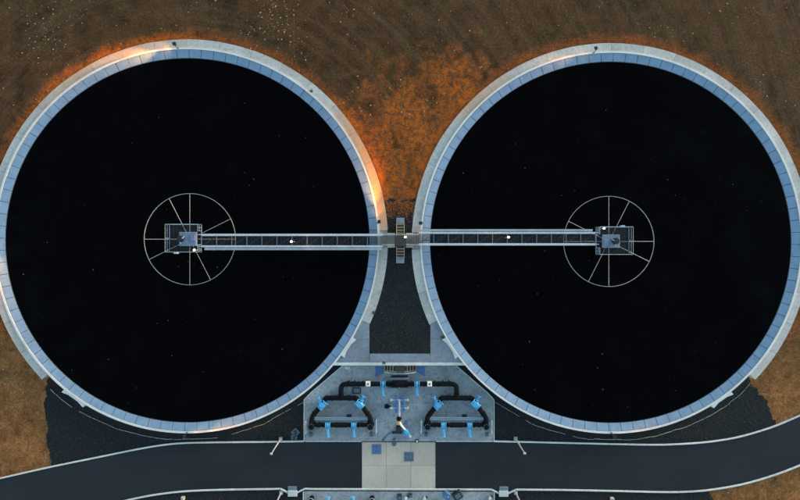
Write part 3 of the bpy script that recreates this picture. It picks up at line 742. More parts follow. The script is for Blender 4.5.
def manifold(cx, side):
    nm = ('left', 'right')[side]
    t = empty('pipe_manifold', (P(cx, 405).x, P(0, 405).y, ZY), 'black pipe loop with blue valves on the %s half of the yard above the road' % nm, 'pipework', 'valve manifolds in the yard')
    r = .27
    hx = 400
    s = 1 if cx < 400 else -1
    # header from the middle of the yard, elbow down to the tee
    MB().tube([pp(hx - s * 12, 384), pp(cx, 384), pp(cx, 395)], r, 16, .75).build('header_pipe', M['pipe'], t, True)
    flange(t, pp(cx + s * 6.5, 384), (1, 0, 0)); flange(t, pp(cx + s * 18, 384), (1, 0, 0)); flange(t, pp(cx, 394), (0, 1, 0))
    m = MB().tube([pp(cx - 15, 398), pp(cx + 14, 398)], r, 16); m.tube([pp(cx, 394.2), pp(cx, 398)], r, 16); m.build('tee_pipe', M['pipe'], t, True)
    for x in (-15, -9, 9, 14): flange(t, pp(cx + x, 398), (1, 0, 0))
    for e in (-1, 1):
        # big valve on the diagonal, elbow, drop to the floor
        va = pp(cx + e * 18.5, 404.2 - .3 * e); d = Vector((e * .72, -.70, 0)); d.normalize()
        MB().tube([pp(cx + e * 14, 398), pp(cx + e * 15.6, 398.6), va + d * .6, pp(cx + e * 25.5, 412.6), pp(cx + e * 29.3, 417), pp(cx + e * 29.3, 427)], r, 16, .5).build('branch_pipe', M['pipe'], t, True)
        valve(t, va, d, Vector((e * .45, .85, .1)), 1.0, .33, True)
        flange(t, pp(cx + e * 26.6, 413.6), d); flange(t, pp(cx + e * 29.3, 421.5), (0, 1, 0))
        q = pp(cx + e * 29.3, 426)
        m = MB().tube([(q.x, q.y, ZY), (q.x, q.y, ZP + .3)], .30, 18); m.disc((q.x, q.y, ZP + .33), (0, 0, 1), .38, .08, 20); m.build('riser', M['pipe'], t, True)
        for b_ in range(8): aa = b_ * math.pi / 4; MB().disc((q.x + .31 * math.cos(aa), q.y + .31 * math.sin(aa), ZP + .39), (0, 0, 1), .03, .04, 6).build('bolt', M['gal'], t)
        flange(t, Vector((q.x, q.y, ZY + .05)), (0, 0, 1), .42, .08, 'dark')
        # valve on lower pipe
        valve(t, pp(cx + e * 13, 425), (1, 0, 0), (0, -1, .04), 1.25, .25)
        support(t, pp(cx + e * 7, 398), .25, .5); support(t, pp(cx + e * 20, 425), .3, .55)
    MB().tube([pp(cx - 29, 425), pp(cx + 29, 425)], .22, 16).build('lower_pipe', M['pipe'], t, True)
    MB().tube([pp(cx - 9, 425), pp(cx - 5.5, 425), pp(cx + 5.5, 425), pp(cx + 9, 425)], [.2, .27, .27, .2], 16).build('check_valve', M['pipe'], t, True)
    for x in (-22, -17.5, -9, -5, 5, 9, 17.5, 22): flange(t, pp(cx + x, 425), (1, 0, 0), .29)
    valve(t, pp(hx - s * 17, 384), (1, 0, 0), (0, -1, .03), 1.2, .25)
    support(t, pp(cx + s * 12, 384), .3, .6); support(t, pp(cx, 389.5), .55, .3)
    wb = pp(cx + s * 27, 384, ZP + .3)
    MB().bbox((wb.x, wb.y, ZP + .2), (.50, .50, .42), .03).build('meter_box', M['white'], t); MB().disc((wb.x, wb.y + .02, ZP + .42), (0, 0, 1), .09, .04, 12).build('meter_dial', M['dark'], t)
    for x, dy in ((8, 4), (14, 4), (22, 3.5)):
        q = pp(cx + s * x, 384 - dy * .9); MB().tube([pp(cx + s * x, 384), q, q + Vector((0, 0, .3))], .07, 8, .08).build('vent_stub', M['pipe'], t, True)
    # pale cable trough behind the lower pipe
    ct = empty('cable_trough', (P(cx, 418.6).x, P(0, 418.6).y, ZY), 'long pale blue-grey steel trough across the %s pipe loop' % nm, 'trough', 'yard cable troughs')
    a = P(cx - 26.5, 418.6, ZP + .1); b = P(cx + 27, 418.6, ZP + .1)
    m = MB().box(((a.x + b.x) / 2, a.y, ZP + .05), (b.x - a.x, .26, .04)); m.box(((a.x + b.x) / 2, a.y + .13, ZP + .1), (b.x - a.x, .02, .14)); m.box(((a.x + b.x) / 2, a.y - .13, ZP + .1), (b.x - a.x, .02, .14)); m.build('channel', M['plate2'], ct)
    for k in range(5):
        x = a.x + .2 + k * (b.x - a.x - .4) / 4; MB().bar((x, a.y, ZY), (x, a.y, ZP + .03), .06, .06).build('leg', M['gal'], ct)
    # guard frames round the risers
    for e in (-1, 1):
        g = P(cx + e * 29.3, 426, ZY + .5); gg = empty('guard_frame', (g.x, g.y, ZY), 'low steel angle frame round the %s riser of the %s pipe loop' % (('left', 'right')[e > 0], nm), 'frame', 'riser guard frames')
        w_ = .5
        for u, v in (((-w_, -w_), (w_, -w_)), ((w_, -w_), (w_, w_)), ((w_, w_), (-w_, w_)), ((-w_, w_), (-w_, -w_))):
            MB().bar((g.x + u[0], g.y + u[1], ZY + .5), (g.x + v[0], g.y + v[1], ZY + .5), .05, .05).build('rail', M['galmid'], gg); MB().bar((g.x + u[0], g.y + u[1], ZY), (g.x + u[0], g.y + u[1], ZY + .475), .05, .05).build('post', M['galmid'], gg)
        sx = P(cx + e * 35.2, 427, ZY + .8); sn = empty('bollard_rail', (sx.x, sx.y, ZY), 'pale upright hoop rail at the %s end of the %s pipe loop' % (('left', 'right')[e > 0], nm), 'rail', 'hoop rails in the yard')
        MB().tube([(sx.x, sx.y + .65, ZY), (sx.x, sx.y + .65, ZY + .8), (sx.x, sx.y - .75, ZY + .8), (sx.x, sx.y - .75, ZY)], .06, 10, .12).build('hoop', M['gal'], sn, True)
        for yy in (.65, -.75): MB().disc((sx.x, sx.y + yy, ZY + .02), (0, 0, 1), .14, .04, 12).build('base_plate', M['gal'], sn)
        q = P(cx + e * 30.5, 434.5, ZY + .2); sb = MB().bbox((q.x, q.y, ZY + .16), (.34, .42, .32), .04).disc((q.x, q.y, ZY + .34), (0, 0, 1), .11, .06, 12).build('junction_box', M['slate']); tag(sb, 'small slate grey box below the %s riser of the %s pipe loop' % (('left', 'right')[e > 0], nm), 'box', 'yard junction boxes')
    q = P(cx + 8, 416.3, ZY + .3); o = MB().bbox((q.x, q.y, ZY + .16), (.5, .26, .34), .03).box((q.x, q.y, ZY + .35), (.3, .12, .05)).build('pump_box', M['dark']); tag(o, 'small black box behind the trough of the %s pipe loop' % nm, 'box', 'black boxes behind the troughs')
    q = P(cx + 15.8, 390.5, ZY); 
    if side == 0:
        h = empty('floor_hatch', (q.x, q.y, ZY), 'small framed grey-green hatch in the yard floor below the left meter box', 'hatch')
        MB().bbox((q.x, q.y, ZY + .04), (.62, .44, .09), .02, .1).build('lid', M['apron'], h)
        m = MB()
        for u, v in (((-.42, -.32), (.42, -.32)), ((.42, -.32), (.42, .32)), ((.42, .32), (-.42, .32)), ((-.42, .32), (-.42, -.32))): m.bar((q.x + u[0], q.y + u[1], ZY + .04), (q.x + v[0], q.y + v[1], ZY + .04), .07, .1)
        m.build('frame', M['dark'], h)
M['rust'] = m_plain('rusty_soil_crumb', (.26, .085, .016), .9, 0, .5, 3, .4)
M['plate2'] = m_plain('trough_paint', (.25, .36, .46), .45, .1, .1, 2, .2)
M['galmid'] = m_plain('dull_steel', (.22, .27, .31), .5, .2, .15, 3, .3)
manifold(341, 0); manifold(456.6, 1)
# flow meter in the middle of the header
fm = empty('flow_meter', (P(400, 384).x, P(0, 384).y, ZY), 'thick black flow meter pipe between two concrete plinths in mid yard', 'flow meter')
MB().tube([pp(388.3, 384), pp(391, 384), pp(395, 384), pp(405, 384), pp(409, 384), pp(411.7, 384)], [.24, .26, .38, .38, .26, .24], 18).build('body', M['pipe'], fm, True)
for x in (388.4, 393.5, 406.5, 411.6): flange(fm, pp(x, 384), (1, 0, 0), .42, .1)
for y, z1 in ((378.9, ZP - .05), (388.3, ZP - .25)):
    a = P(389.3, y - 1.3, z1); b = P(408.8, y + 1.3, z1); MB().bbox(((a.x + b.x) / 2, (a.y + b.y) / 2, (ZY + z1) / 2), (b.x - a.x, a.y - b.y - .06 if y < 380 else .14, z1 - ZY), .02).build('plinth', M['apron'], fm)
MB().box((pp(399.6, 386.8).x, pp(0, 386.8).y, ZP + .1), (.08, .16, .2)).build('tap', M['white'], fm)
MB().tube([pp(391, 376.2), pp(408, 376.2)], .10, 10).build('small_pipe', M['pipe'], fm, True)
# dosing manifold
dm = empty('dosing_manifold', (P(399.5, 408).x, P(0, 408).y, ZY), 'small ladder of pale pipes with four blue cross valves in mid yard', 'pipework')
zq = ZY + .55
for y in (400, 408.2):
    MB().tube([P(390.6, y, zq), P(408.2, y, zq)], .085, 12).build('rung_pipe', M['beam'], dm, True)
    for x in (391, 408): MB().disc(P(x, y, zq), (1, 0, 0), .15, .16, 12).build('end_cap', M['beam'], dm, True)
    for x in (396, 403.2):
        q = P(x, y, zq); m = MB().disc(q, (1, 0, 0), .2, .34, 14); m.tube([q + Vector((0, .42, .02)), q - Vector((0, .42, -.02))], .07, 10); m.torus(q + Vector((0, .42, .02)), (0, 1, 0), .15, .03, 14, 6); m.disc(q - Vector((0, .42, -.02)), (0, 1, 0), .12, .06, 12)
        m.build('cross_valve', M['valve2'] if 'valve2' in M else M['valve'], dm, True)
        MB().bar((q.x, q.y, ZY), (q.x, q.y, zq - .15), .08, .08).build('leg', M['gal'], dm)
MB().tube([P(399.4, 399.5, zq + .05), P(399.4, 416.8, zq + .05)], .10, 12).build('riser_pipe', M['beam'], dm, True)
m = MB().tube([P(384.6, 406.3, zq), P(390.4, 406.3, zq)], .14, 12); m.disc(P(387, 406.3, zq), (1, 0, 0), .26, .35, 14); m.disc(P(385, 406.3, zq), (1, 0, 0), .22, .1, 14); m.build('black_valve', M['pipe'], dm, True)
# pump at foot of yard
pu = empty('yard_pump', (P(399, 426).x, P(0, 426).y, ZY), 'black pump with an ochre coupling at the road end of mid yard', 'pump')
m = MB().tube([pp(399, 416.5), pp(399, 431)], .2, 14); m.disc(pp(399, 418.5), (0, 1, 0), .3, .12, 16); m.build('casing', M['pipe'], pu, True)
q = pp(398.8, 429.2); MB().tube([(q.x, q.y, ZY), (q.x, q.y, ZP + .22)], .34, 18).build('volute', M['dark'], pu, True)
q = pp(398.8, 422.5); MB().disc((q.x, q.y, ZP + .06), (0, 1, 0), .24, .42, 14).build('coupling', M['brass'], pu, True)
a = P(392.2, 432.6, ZY + .1); b = P(402, 432.6, ZY + .1); MB().box(((a.x + b.x) / 2, a.y, ZY + .08), (b.x - a.x, .22, .16)).build('base_frame', M['dark'], pu)
hp = empty('discharge_hose', (P(405, 430).x, P(0, 430).y, ZY), 'white slanting pipe with a blue valve beside the black pump', 'pipe')
MB().tube([pp(399.6, 422.6, ZP + .2), pp(401.5, 425.5, ZP + .15), pp(410.2, 436.2, ZY + .3)], [.14, .13, .10], 12).build('pipe', M['white'], hp, True)
d = (pp(410.2, 436.2, ZY + .3) - pp(401.5, 425.5, ZP)).normalized(); q = pp(406.6, 431.9, ZY + .45)
m = MB().disc(q, d, .27, .5, 16); m.disc(q + d * .3, d, .33, .07, 16); m.disc(q - d * .3, d, .33, .07, 16); m.tube([q, q + Vector((-.35, -.35, .15))], .1, 10); m.build('valve', M['valve'], hp, True)
MB().disc(pp(410.2, 436.2, ZY + .3), d, .15, .16, 14).build('nozzle', M['white'], hp, True)
MB().tube([pp(410.2, 436.2, ZY), pp(410.2, 436.2, ZY + .2)], .05, 8).build('leg', M['gal'], hp)
o = MB().tube([P(383, 440, ZY + .05), P(386, 436, ZY + .05), P(389.6, 433, ZY + .08), P(392.4, 432.4, ZY + .12)], .045, 8, .3).disc(P(383, 440.2, ZY + .05), (0, 0, 1), .14, .12, 12).build('drain_hose', M['slate'], None, True); tag(o, 'thin dark hose running from the pump base to the crossing', 'hose')
o = plate('floor_plate', [(404.4, 420.6), (407.8, 420.6), (407.8, 424.4), (404.4, 424.4)], ZY, .02, 'plate', 'small grey-blue plate on the floor right of the black pump', 'plate')
plate('floor_plate', [(344.6, 366.6), (350.4, 366.6), (349.6, 369.2), (345.2, 369.2)], ZY, .05, 'kerb', 'small pale plate under the left end of the retaining wall', 'plate')
M['valve2'] = m_plain('deep_blue_valve_paint', (.04, .16, .42), .4, 0, .15, 4, .2)
for o in dm.children:
    if o.name.startswith('cross_valve'): o.data.materials[0] = M['valve2']

# ------------------------------------------------------------------ hatches, manholes, boxes
def hatch(x0, y0, x1, y1, z, mat, lab):
    t = empty('access_hatch', (*xy((x0 + x1) / 2, (y0 + y1) / 2, z), z), lab, 'hatch'); a = xy(x0, y0, z); b = xy(x1, y1, z); c_ = ((a[0] + b[0]) / 2, (a[1] + b[1]) / 2)
    MB().bbox((*c_, z + .02), (b[0] - a[0], a[1] - b[1], .06), .01).build('frame', M['galmid'], t)
    w_ = (b[0] - a[0]) / 2 - .07
    for e in (-1, 1): MB().bbox((c_[0] + e * (w_ / 2 + .006), c_[1], z + .062), (w_ - .012, a[1] - b[1] - .14, .03), .006).build('leaf', M[mat], t)
    for e in (-1, 1): MB().tube([(c_[0] + e * .2, c_[1] - .12, z + .07), (c_[0] + e * .2, c_[1] - .12, z + .11), (c_[0] + e * .2, c_[1] + .12, z + .11), (c_[0] + e * .2, c_[1] + .12, z + .07)], .012, 6).build('handle', M['gal'], t)
hatch(371.8, 444, 381.4, 454, D, 'blue', 'blue square hatch set in the pale road crossing')
hatch(404, 451.7, 413.9, 461.4, D, 'slate', 'slate grey square hatch set in the pale road crossing')
def manhole(px, py, z, rad, lab, square=None, mat='dark'):
    t = empty('manhole', (*xy(px, py, z), z), lab, 'manhole', 'small manholes'); q = xy(px, py, z)
    if square is not None:
        m = MB(); s_ = rad * 1.25
        m.bbox((*q, z + .03), (2 * s_, 2 * s_, .10), .02, R(square)); m.build('surround', M['slate'], t)
    MB().ring(rad * .82, rad, z, z + .11, n=28, c=q).build('frame', M['slate'], t)
    MB().disc((*q, z + .08), (0, 0, 1), rad * .8, .03, 24).build('lid', M[mat], t)
    for e in (-1, 1): MB().box((q[0] + e * rad * .45, q[1], z + .1), (.05, .12, .012)).build('lift_slot', M['galmid'], t)
manhole(295.6, 432.3, ZG, .30, 'round dark manhole in a diamond surround on the gravel left of the yard', 45)
manhole(294.2, 438, ZG, .27, 'round dark manhole in a square surround beside the kerb left of the yard', 0)
manhole(394, 443.6, D, .24, 'round slate cover at the crossing edge below the pump', None, 'slate'); 
q = P(394, 439.2, ZY); o = MB().bbox((q.x, q.y, ZY + .1), (.32, .22, .22), .03).box((q.x, q.y, ZY + .23), (.2, .1, .04)).build('valve_box', M['slate']); tag(o, 'tiny slate box between the pump and the crossing', 'box')
cb_ = empty('marker_cone', (*xy(417, 440.8, ZY), ZY), 'black rubber base with a white top at the yard edge of the crossing', 'marker')
q = xy(417, 440.8, ZY); MB().bbox((*q, ZY + .05), (.40, .34, .1), .03).build('base', M['dark'], cb_); MB().tube([(*q, ZY + .1), (*q, ZY + .35)], [.12, .06], 12).build('cap', M['white'], cb_)
def catch(px, py, lab):
    t = empty('catch_basin', (*xy(px, py, D), D), lab, 'catch basin', 'kerb catch basins')
    a = xy(px - 4.4, py - 5, D); b = xy(px + 4.4, py - .6, D); c_ = ((a[0] + b[0]) / 2, (a[1] + b[1]) / 2)
    m = MB(); m.bbox((*c_, D + .0), (b[0] - a[0], a[1] - b[1], .09), .01); m.build('apron', M['apron'], t)
    for k in range(7): MB().box((a[0] + .1 + k * (b[0] - a[0] - .2) / 6, c_[1], D + .05), (.05, a[1] - b[1] - .1, .02)).build('grate_bar', M['galmid'], t)
    a = xy(px - 4.6, py - .2, D + .2); b = xy(px + 4.6, py + 5.4, D + .2); c_ = ((a[0] + b[0]) / 2, (a[1] + b[1]) / 2)
    MB().bbox((*c_, D + .05), (b[0] - a[0], a[1] - b[1], .32), .02).build('cover_slab', M['kerb'], t)
catch(292.4, 491.2, 'grey catch basin breaking the lower kerb left of the crossing'); catch(503.8, 491.4, 'grey catch basin breaking the lower kerb right of the crossing')
def stub_post(px, py, lab):
    t = empty('marker_post', (*xy(px, py, D), ZG), lab, 'post', 'short square posts'); q = xy(px, py, D)
    MB().bbox((*q, ZG + .2), (.34, .34, .4), .04).build('post', M['slab'], t); MB().bbox((*q, ZG + .42), (.2, .2, .04), .01).build('cap', M['galmid'], t)
stub_post(183.6, 497.6, 'short square pale post at the bottom edge left of the crossing'); stub_post(611.6, 498.4, 'short square pale post at the bottom edge right of the crossing')
# second yard at the bottom edge: its first pipes
def lower_valve(x, lab):
    t = empty('yard_valve', (*xy(x, 500, ZP), ZY), lab, 'valve', 'valves at the bottom edge'); valve(t, P(x, 506, ZP), (1, 0, 0), (0, 1, .05), 1.0, .25); support(t, P(x, 506, ZP), .4, .5)
for k, x in enumerate((328, 353)): lower_valve(x, ('blue valve wheel cut by the bottom edge, nearer the left catch basin', 'blue valve wheel cut by the bottom edge, nearer the crossing')[k])
lp_ = empty('lower_pipe_run', (*xy(341, 506, ZP), ZY), 'black pipe run at the bottom edge below the road', 'pipework')
MB().tube([P(311, 506, ZP), P(372, 506, ZP)], .19, 14).build('pipe', M['pipe'], lp_, True)
for x in (311, 372):
    q = P(x, 500, ZP); MB().tube([(q.x, q.y, ZY), (q.x, q.y, ZP + .2)], .26, 16).build('riser', M['pipe'], lp_, True); MB().torus((q.x, q.y, ZP + .22), (0, 0, 1), .27, .05, 18, 6).build('flange', M['galmid'], lp_, True); MB().tube([P(x, 500, ZP), P(x, 506, ZP)], .19, 14).build('link_pipe', M['pipe'], lp_, True)
def sbox(px, py, wx, wy, h, mat, lab, rz=0, nm='equipment_box'):
    t = empty(nm, (*xy(px, py, ZY), ZY), lab, 'box'); q = xy(px, py, ZY + h / 2)
    MB().bbox((*q, ZY + h / 2), (wx, wy, h), .04, rz).build('body', M[mat], t); MB().bbox((*q, ZY + h + .02), (wx * .6, wy * .6, .04), .01, rz).build('lid', M['slate' if mat == 'dark' else 'dark'], t)
sbox(399.5, 497, .5, .5, .6, 'dark', 'black box at the bottom edge below the crossing'); sbox(410.2, 495.5, .42, .34, .4, 'dark', 'smaller black box at the bottom edge right of the first')
sbox(457.6, 495.3, 1.0, .85, .5, 'dark', 'tilted black crate near the bottom edge', R(35), 'crate')
br_ = empty('blue_drum', (*xy(446.6, 496, ZY), ZY), 'dark blue drum beside the tilted black crate', 'drum'); q = xy(446.6, 496, ZY + .6)
m = MB().tube([(*q, ZY), (*q, ZY + .25), (*q, ZY + .28), (*q, ZY + .58), (*q, ZY + .61), (*q, ZY + .85)], [.38, .38, .41, .41, .38, .37], 22); m.build('body', M['blue'], br_, True); MB().torus((*q, ZY + .85), (0, 0, 1), .36, .03, 22, 6).build('rim', M['slate'], br_, True); MB().disc((q[0] + .18, q[1], ZY + .87), (0, 0, 1), .05, .05, 10).build('bung', M['white'], br_)
for k, (x, y) in enumerate(((406, 498), (424.5, 498.5), (490, 498))):
    t = empty('standpipe', (*xy(x, y, ZY), ZY), 'pale capped standpipe at the bottom edge, %s of three' % ('first', 'second', 'third')[k], 'pipe', 'standpipes at the bottom edge'); q = xy(x, y, ZY + .5)
    MB().tube([(*q, ZY), (*q, ZY + .6)], .1, 12).build('pipe', M['gal'], t, True); MB().disc((*q, ZY + .6), (0, 0, 1), .17, .08, 14).build('cap', M['kerb'], t, True); MB().disc((q[0] + .25, q[1], ZY + .2), (1, 0, 0), .12, .2, 12).build('outlet', M['dark'], t, True)

# ------------------------------------------------------------------ lamps
def street_lamp(px, py, h, lab, base_box=False):
    q = P(px, py, D); t = empty('street_lamp', (q.x, q.y, D), lab, 'street lamp', 'lamp poles along the road')
    MB().bbox((q.x, q.y, D + .06), (.4, .4, .2), .04).build('footing', M['apron'], t)
    MB().tube([(q.x, q.y, D + .1), (q.x, q.y, D + .9), (q.x, q.y, D + h)], [.10, .085, .055], 14).build('pole', M['pole'], t, True)
    MB().bbox((q.x, q.y, D + .18), (.26, .26, .05), .01).build('base_plate', M['gal'], t)
    m = MB().tube([(q.x, q.y, D + h - .02), (q.x, q.y, D + h + .05)], .09, 12); m.bbox((q.x, q.y, D + h + .1), (.26, .2, .12), .04); m.build('lamp_head', M['pole'], t)
    MB().box((q.x, q.y, D + h + .03), (.16, .12, .03)).build('lens', M['white'], t)
street_lamp(280.8, 438.7, 4.4, 'slim lamp pole on the upper kerb left of the yard'); street_lamp(515.5, 438.4, 4.4, 'slim lamp pole on the upper kerb right of the yard')
street_lamp(281.2, 492.6, 4.4, 'slim lamp pole below the road beside the left catch basin'); street_lamp(515.6, 492.6, 4.4, 'slim lamp pole below the road beside the right catch basin')

def spot(name, loc, aim, power, col, ang, blend, size, parent):
    l = bpy.data.lights.new(name, 'SPOT'); l.energy = power; l.color = col; l.spot_size = R(ang); l.spot_blend = blend; l.shadow_soft_size = size
    o = bpy.data.objects.new(name, l); C.objects.link(o); o.parent = parent
    o.location = Vector(loc) - parent.location; o.rotation_euler = (-(Vector(aim) - Vector(loc))).to_track_quat('Z', 'Y').to_euler(); return o
def wall_lamp(i, ang, power, lab, out=.0, cone=40, down=.06, flood=.1):
    """hooded floodlight on a short post on the tank wall, shining along the ring"""
    c = TC[i]; a = R(ang); e = Vector((math.cos(a), math.sin(a), 0)); tg = Vector((-math.sin(a), math.cos(a), 0))
    q = Vector((c.x, c.y, 0)) + e * (RO * RS[i] - .1); t = empty('wall_lamp', (q.x, q.y, ZW), lab, 'lamp', 'floodlights on the tank walls')
    h = ZW + .8
    MB().tube([(q.x, q.y, ZW), (q.x, q.y, h - .1)], .03, 10).build('post', M['dark'], t); MB().disc((q.x, q.y, ZW + .015), (0, 0, 1), .1, .03, 12).build('base_plate', M['galmid'], t)
    hc = q + e * .20 + Vector((0, 0, h)) - Vector((0, 0, 0)); hc.z = h
    dr = (tg + e * out + Vector((0, 0, -down))).normalized()
    y = Vector((0, 0, 1)).cross(dr).normalized(); z = dr.cross(y); m3 = Matrix((dr, y, z)).transposed()
    MB().tube([(q.x, q.y, h - .12), (hc.x, hc.y, h - .02)], .022, 8).build('bracket', M['dark'], t)
    m = MB().box(hc, (.22, .34, .2), M=m3); m.box(hc + dr * .16 + z * .11, (.16, .36, .02), M=m3); m.build('hood', M['dark'], t)
    MB().box(hc + dr * .113, (.01, .28, .15), M=m3).build('lens', M['sodium'], t)
    spot('wall_lamp_light', hc + dr * .16, hc + dr * 3, power, (1.0, .36, .06), cone, 1.0, .1, t)
    spot('wall_lamp_light', hc + dr * .16, hc + dr * 3 + Vector((0, 0, -.3)), power * flood, (1.0, .36, .06), 110, 1.0, .1, t)
PW = 4500
wall_lamp(0, 92.5, PW * .8, 'hooded lamp on top of the left tank rim, beside the brightest orange soil', -.22, 40, .03, .02)
wall_lamp(0, 5.2, PW * .5, 'hooded lamp on the left tank rim just above the bridge', -.12, 50, .03, .03)
wall_lamp(0, 177.0, PW * .5, 'hooded lamp on the far left rim of the left tank', -.24, 40, .03, .02)
wall_lamp(0, 270.2, PW * .25, 'hooded lamp on the bottom rim of the left tank above the road', -.2, 40, .03, .03)
wall_lamp(1, 95.4, PW * .15, 'hooded lamp on top of the right tank rim', -.22, 44, .03, .03)
wall_lamp(1, 174.2, PW * .01, 'hooded lamp on the right tank rim just above the bridge', .0)
wall_lamp(1, 269.9, PW * .06, 'hooded lamp on the bottom rim of the right tank above the road', -.2, 44, .03, .04)
def bridge_lamp(px, py, aimx, power, lab, hz=1.9):
    z = ZB + hz; q = P(px, py, z); t = empty('bridge_lamp', (q.x, q.y, ZB), lab, 'lamp', 'white lamps on the bridges')
    MB().tube([(q.x, q.y, ZB - .06), (q.x, q.y, z - .05)], .03, 10).build('post', M['gal'], t)
    MB().bbox((q.x, q.y, z), (.24, .2, .10), .03).build('head', M['white'], t)
    MB().disc((q.x, q.y, z - .062), (0, 0, 1), .08, .02, 12).build('lens', M['led'], t)
    MB().disc((q.x, q.y, z + .07), (0, 0, 1), .09, .04, 12).build('lit_cap', M['led'], t)  # glowing cap, the lit head's white spot as seen from above
    if power: spot('bridge_lamp_light', (q.x, q.y, z - .1), (q.x + aimx, q.y, ZB), power, (1, .62, .38), 100, .6, .06, t)
bridge_lamp(291.3, 241.6, 5, 50, 'white lamp half way along the left bridge'); bridge_lamp(508.5, 237.2, -5, 30, 'white lamp half way along the right bridge')
bridge_lamp(405.3, 237, -1, 10, 'white lamp beside the crossing stairs'); bridge_lamp(194.3, 250, 0, 0, 'white lamp at the lower corner of the left drive platform'); bridge_lamp(604, 228.4, 0, 0, 'white lamp at the upper corner of the right drive platform')

# ------------------------------------------------------------------ loose stuff
def inside(poly, x, y):
    r = False; j = len(poly) - 1
    for i in range(len(poly)):
        if (poly[i][1] > y) != (poly[j][1] > y) and x < (poly[j][0] - poly[i][0]) * (y - poly[i][1]) / (poly[j][1] - poly[i][1]) + poly[i][0]: r = not r
        j = i
    return r
def free_soil(x, y):
    px, py = 400 + x / S, 250 - y / S
    if tank_r(x, y) < RK + .1: return False
    if on_paved(px, py): return False
    if 300 < px < 498 and py > 200: return False
    if py > 370 and 120 < px < 720 : return False
    return not any(inside(p, x, y) for p, z in gravel_polys)
def pebble(m, p, r):
    rx, ry = r * random.uniform(.7, 1.3), r * random.uniform(.7, 1.3); a = random.random() * 3; n = 5
    pts = [(p[0], p[1], p[2] + r * .75)]
    for k in range(n): an = a + k * 2 * math.pi / n; s = random.uniform(.8, 1.15); pts.append((p[0] + rx * math.cos(an) * s, p[1] + ry * math.sin(an) * s, p[2] - .01 + r * .15 * random.random()))
    m.add(pts, [(0, 1 + k, 1 + (k + 1) % n) for k in range(n)])
m = MB()
clus = [(random.uniform(-46, 46), random.uniform(-30, 30)) for _ in range(60)] + [(P(265, 18).x + random.gauss(0, 3), P(0, 18).y + random.gauss(0, 1)) for _ in range(6)] + [(P(760, 85).x, P(0, 85).y), (P(50, 45).x, P(0, 45).y), (P(360, 12).x, P(0, 12).y)]
k = 0
while k < 4200:
    if random.random() < .6: c_ = random.choice(clus); x, y = random.gauss(c_[0], 1.6), random.gauss(c_[1], 1.2)
    else: x, y = random.uniform(-50, 50), random.uniform(-33, 33)
    if not free_soil(x, y): k += .2; continue
    pebble(m, (x, y, ground_z(x, y)), .016 + .07 * random.random() ** 5); k += 1
tag(m.build('scattered_stones', M['stone']), 'pale stones scattered over the brown soil', 'stones', kind='stuff')
m = MB()
for k in range(16000):
    poly, z = random.choices(gravel_polys, weights=[5, 5, 1, 1, 1.2])[0]
    X = [p[0] for p in poly]; Y = [p[1] for p in poly]; x, y = random.uniform(min(X), max(X)), random.uniform(min(Y), max(Y))
    if inside(poly, x, y) and tank_r(x, y) > RO: pebble(m, (x, y, z), .03 + .05 * random.random() ** 2)
mc = MB()
for k in range(1500):
    px = random.uniform(386, 415); py = 201.5 + abs(random.gauss(0, 8)) + 5 * mnoise.noise((px * .2, 1, 1)); q = xy(px, py)
    if tank_r(*q) > RK + .03: pebble(mc, (q[0], q[1], .03), random.uniform(.02, .06))
tag(mc.build('rusty_crumbs', M['rust']), 'rusty soil crumbs spilled over the top of the central gravel', 'soil', kind='stuff')
tag(m.build('gravel_chippings', M['gstone']), 'dark grey chippings lying on the gravel beds', 'gravel', kind='stuff')
m = MB(); k = 0
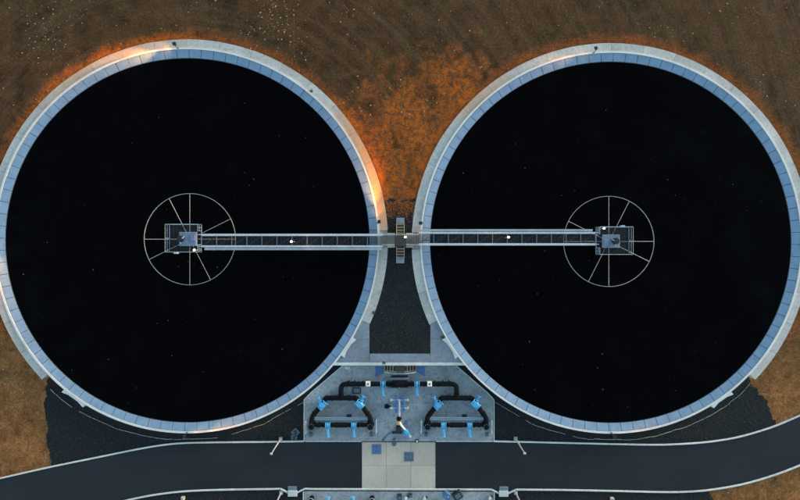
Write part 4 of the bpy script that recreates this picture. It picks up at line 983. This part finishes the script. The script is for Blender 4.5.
while k < 26000:
    x, y = random.uniform(-50, 50), random.uniform(-33, 33)
    dn = mnoise.noise((x * .16, y * .16, 5)) + .5 * mnoise.noise((x * .6, y * .6, 8)) + (.35 if y < -8 else -.12)
    k += 1
    if dn < random.uniform(-.1, .5) or not free_soil(x, y): continue
    z = ground_z(x, y) - .01
    for b in range(5):
        a_ = random.random() * 6.28; L = random.uniform(.08, .22); ww = random.uniform(.008, .02); bx0, by0 = x + random.gauss(0, .04), y + random.gauss(0, .04)
        dx, dy = math.cos(a_), math.sin(a_); m.add([(bx0 - dy * ww, by0 + dx * ww, z), (bx0 + dy * ww, by0 - dx * ww, z), (bx0 + dx * L, by0 + dy * L, z + L * random.uniform(.3, .9))], [(0, 1, 2)])
tag(m.build('dry_grass', M['tuft']), 'sparse dry grass tufts over the soil', 'grass', kind='stuff')
# green weeds in the apron joints
for k, (px, py, lab) in enumerate(((373.6, 312.5, 'small green weed on the walkway edge left of the central gravel'), (442.6, 337, 'small green weed at the right buttress beside the apron'), (384, 362.6, 'tiny weed on the retaining wall at the top of the stairs'), (311.5, 91.5, 'small dark green weed on the upper right rim walkway of the left tank'))):
    q = xy(px, py); m = MB()
    for b in range(46):
        a_ = random.random() * 6.28; L = random.uniform(.08, .26); dx, dy = math.cos(a_), math.sin(a_); ww = .022; x0, y0 = q[0] + random.gauss(0, .06), q[1] + random.gauss(0, .06)
        m.add([(x0, y0, .04), (x0 + dx * L * .5 - dy * ww, y0 + dy * L * .5 + dx * ww, .05 + L * .5), (x0 + dx * L, y0 + dy * L, .05 + L * .4), (x0 + dx * L * .5 + dy * ww, y0 + dy * L * .5 - dx * ww, .05 + L * .5)], [(0, 1, 2, 3)])
    tag(m.build('weed', M['green']), lab, 'plant', 'weeds in the concrete joints')
# flecks afloat
for i in (0, 1):
    m = MB()
    for k in range(60):
        rr = RW * math.sqrt(random.random()) * .97; a_ = random.random() * 6.28; r = .025 + .06 * random.random() ** 3; n = 6
        x, y = TC[i].x + rr * math.cos(a_), TC[i].y + rr * math.sin(a_); m.add([(x + r * random.uniform(.6, 1.3) * math.cos(q * 1.047), y + r * random.uniform(.6, 1.3) * math.sin(q * 1.047), WL + .006) for q in range(n)], [tuple(range(n))])
    tag(m.build('foam_flecks', M['foam']), ('tiny pale flecks afloat on the left tank', 'tiny pale flecks afloat on the right tank')[i], 'foam', kind='stuff')
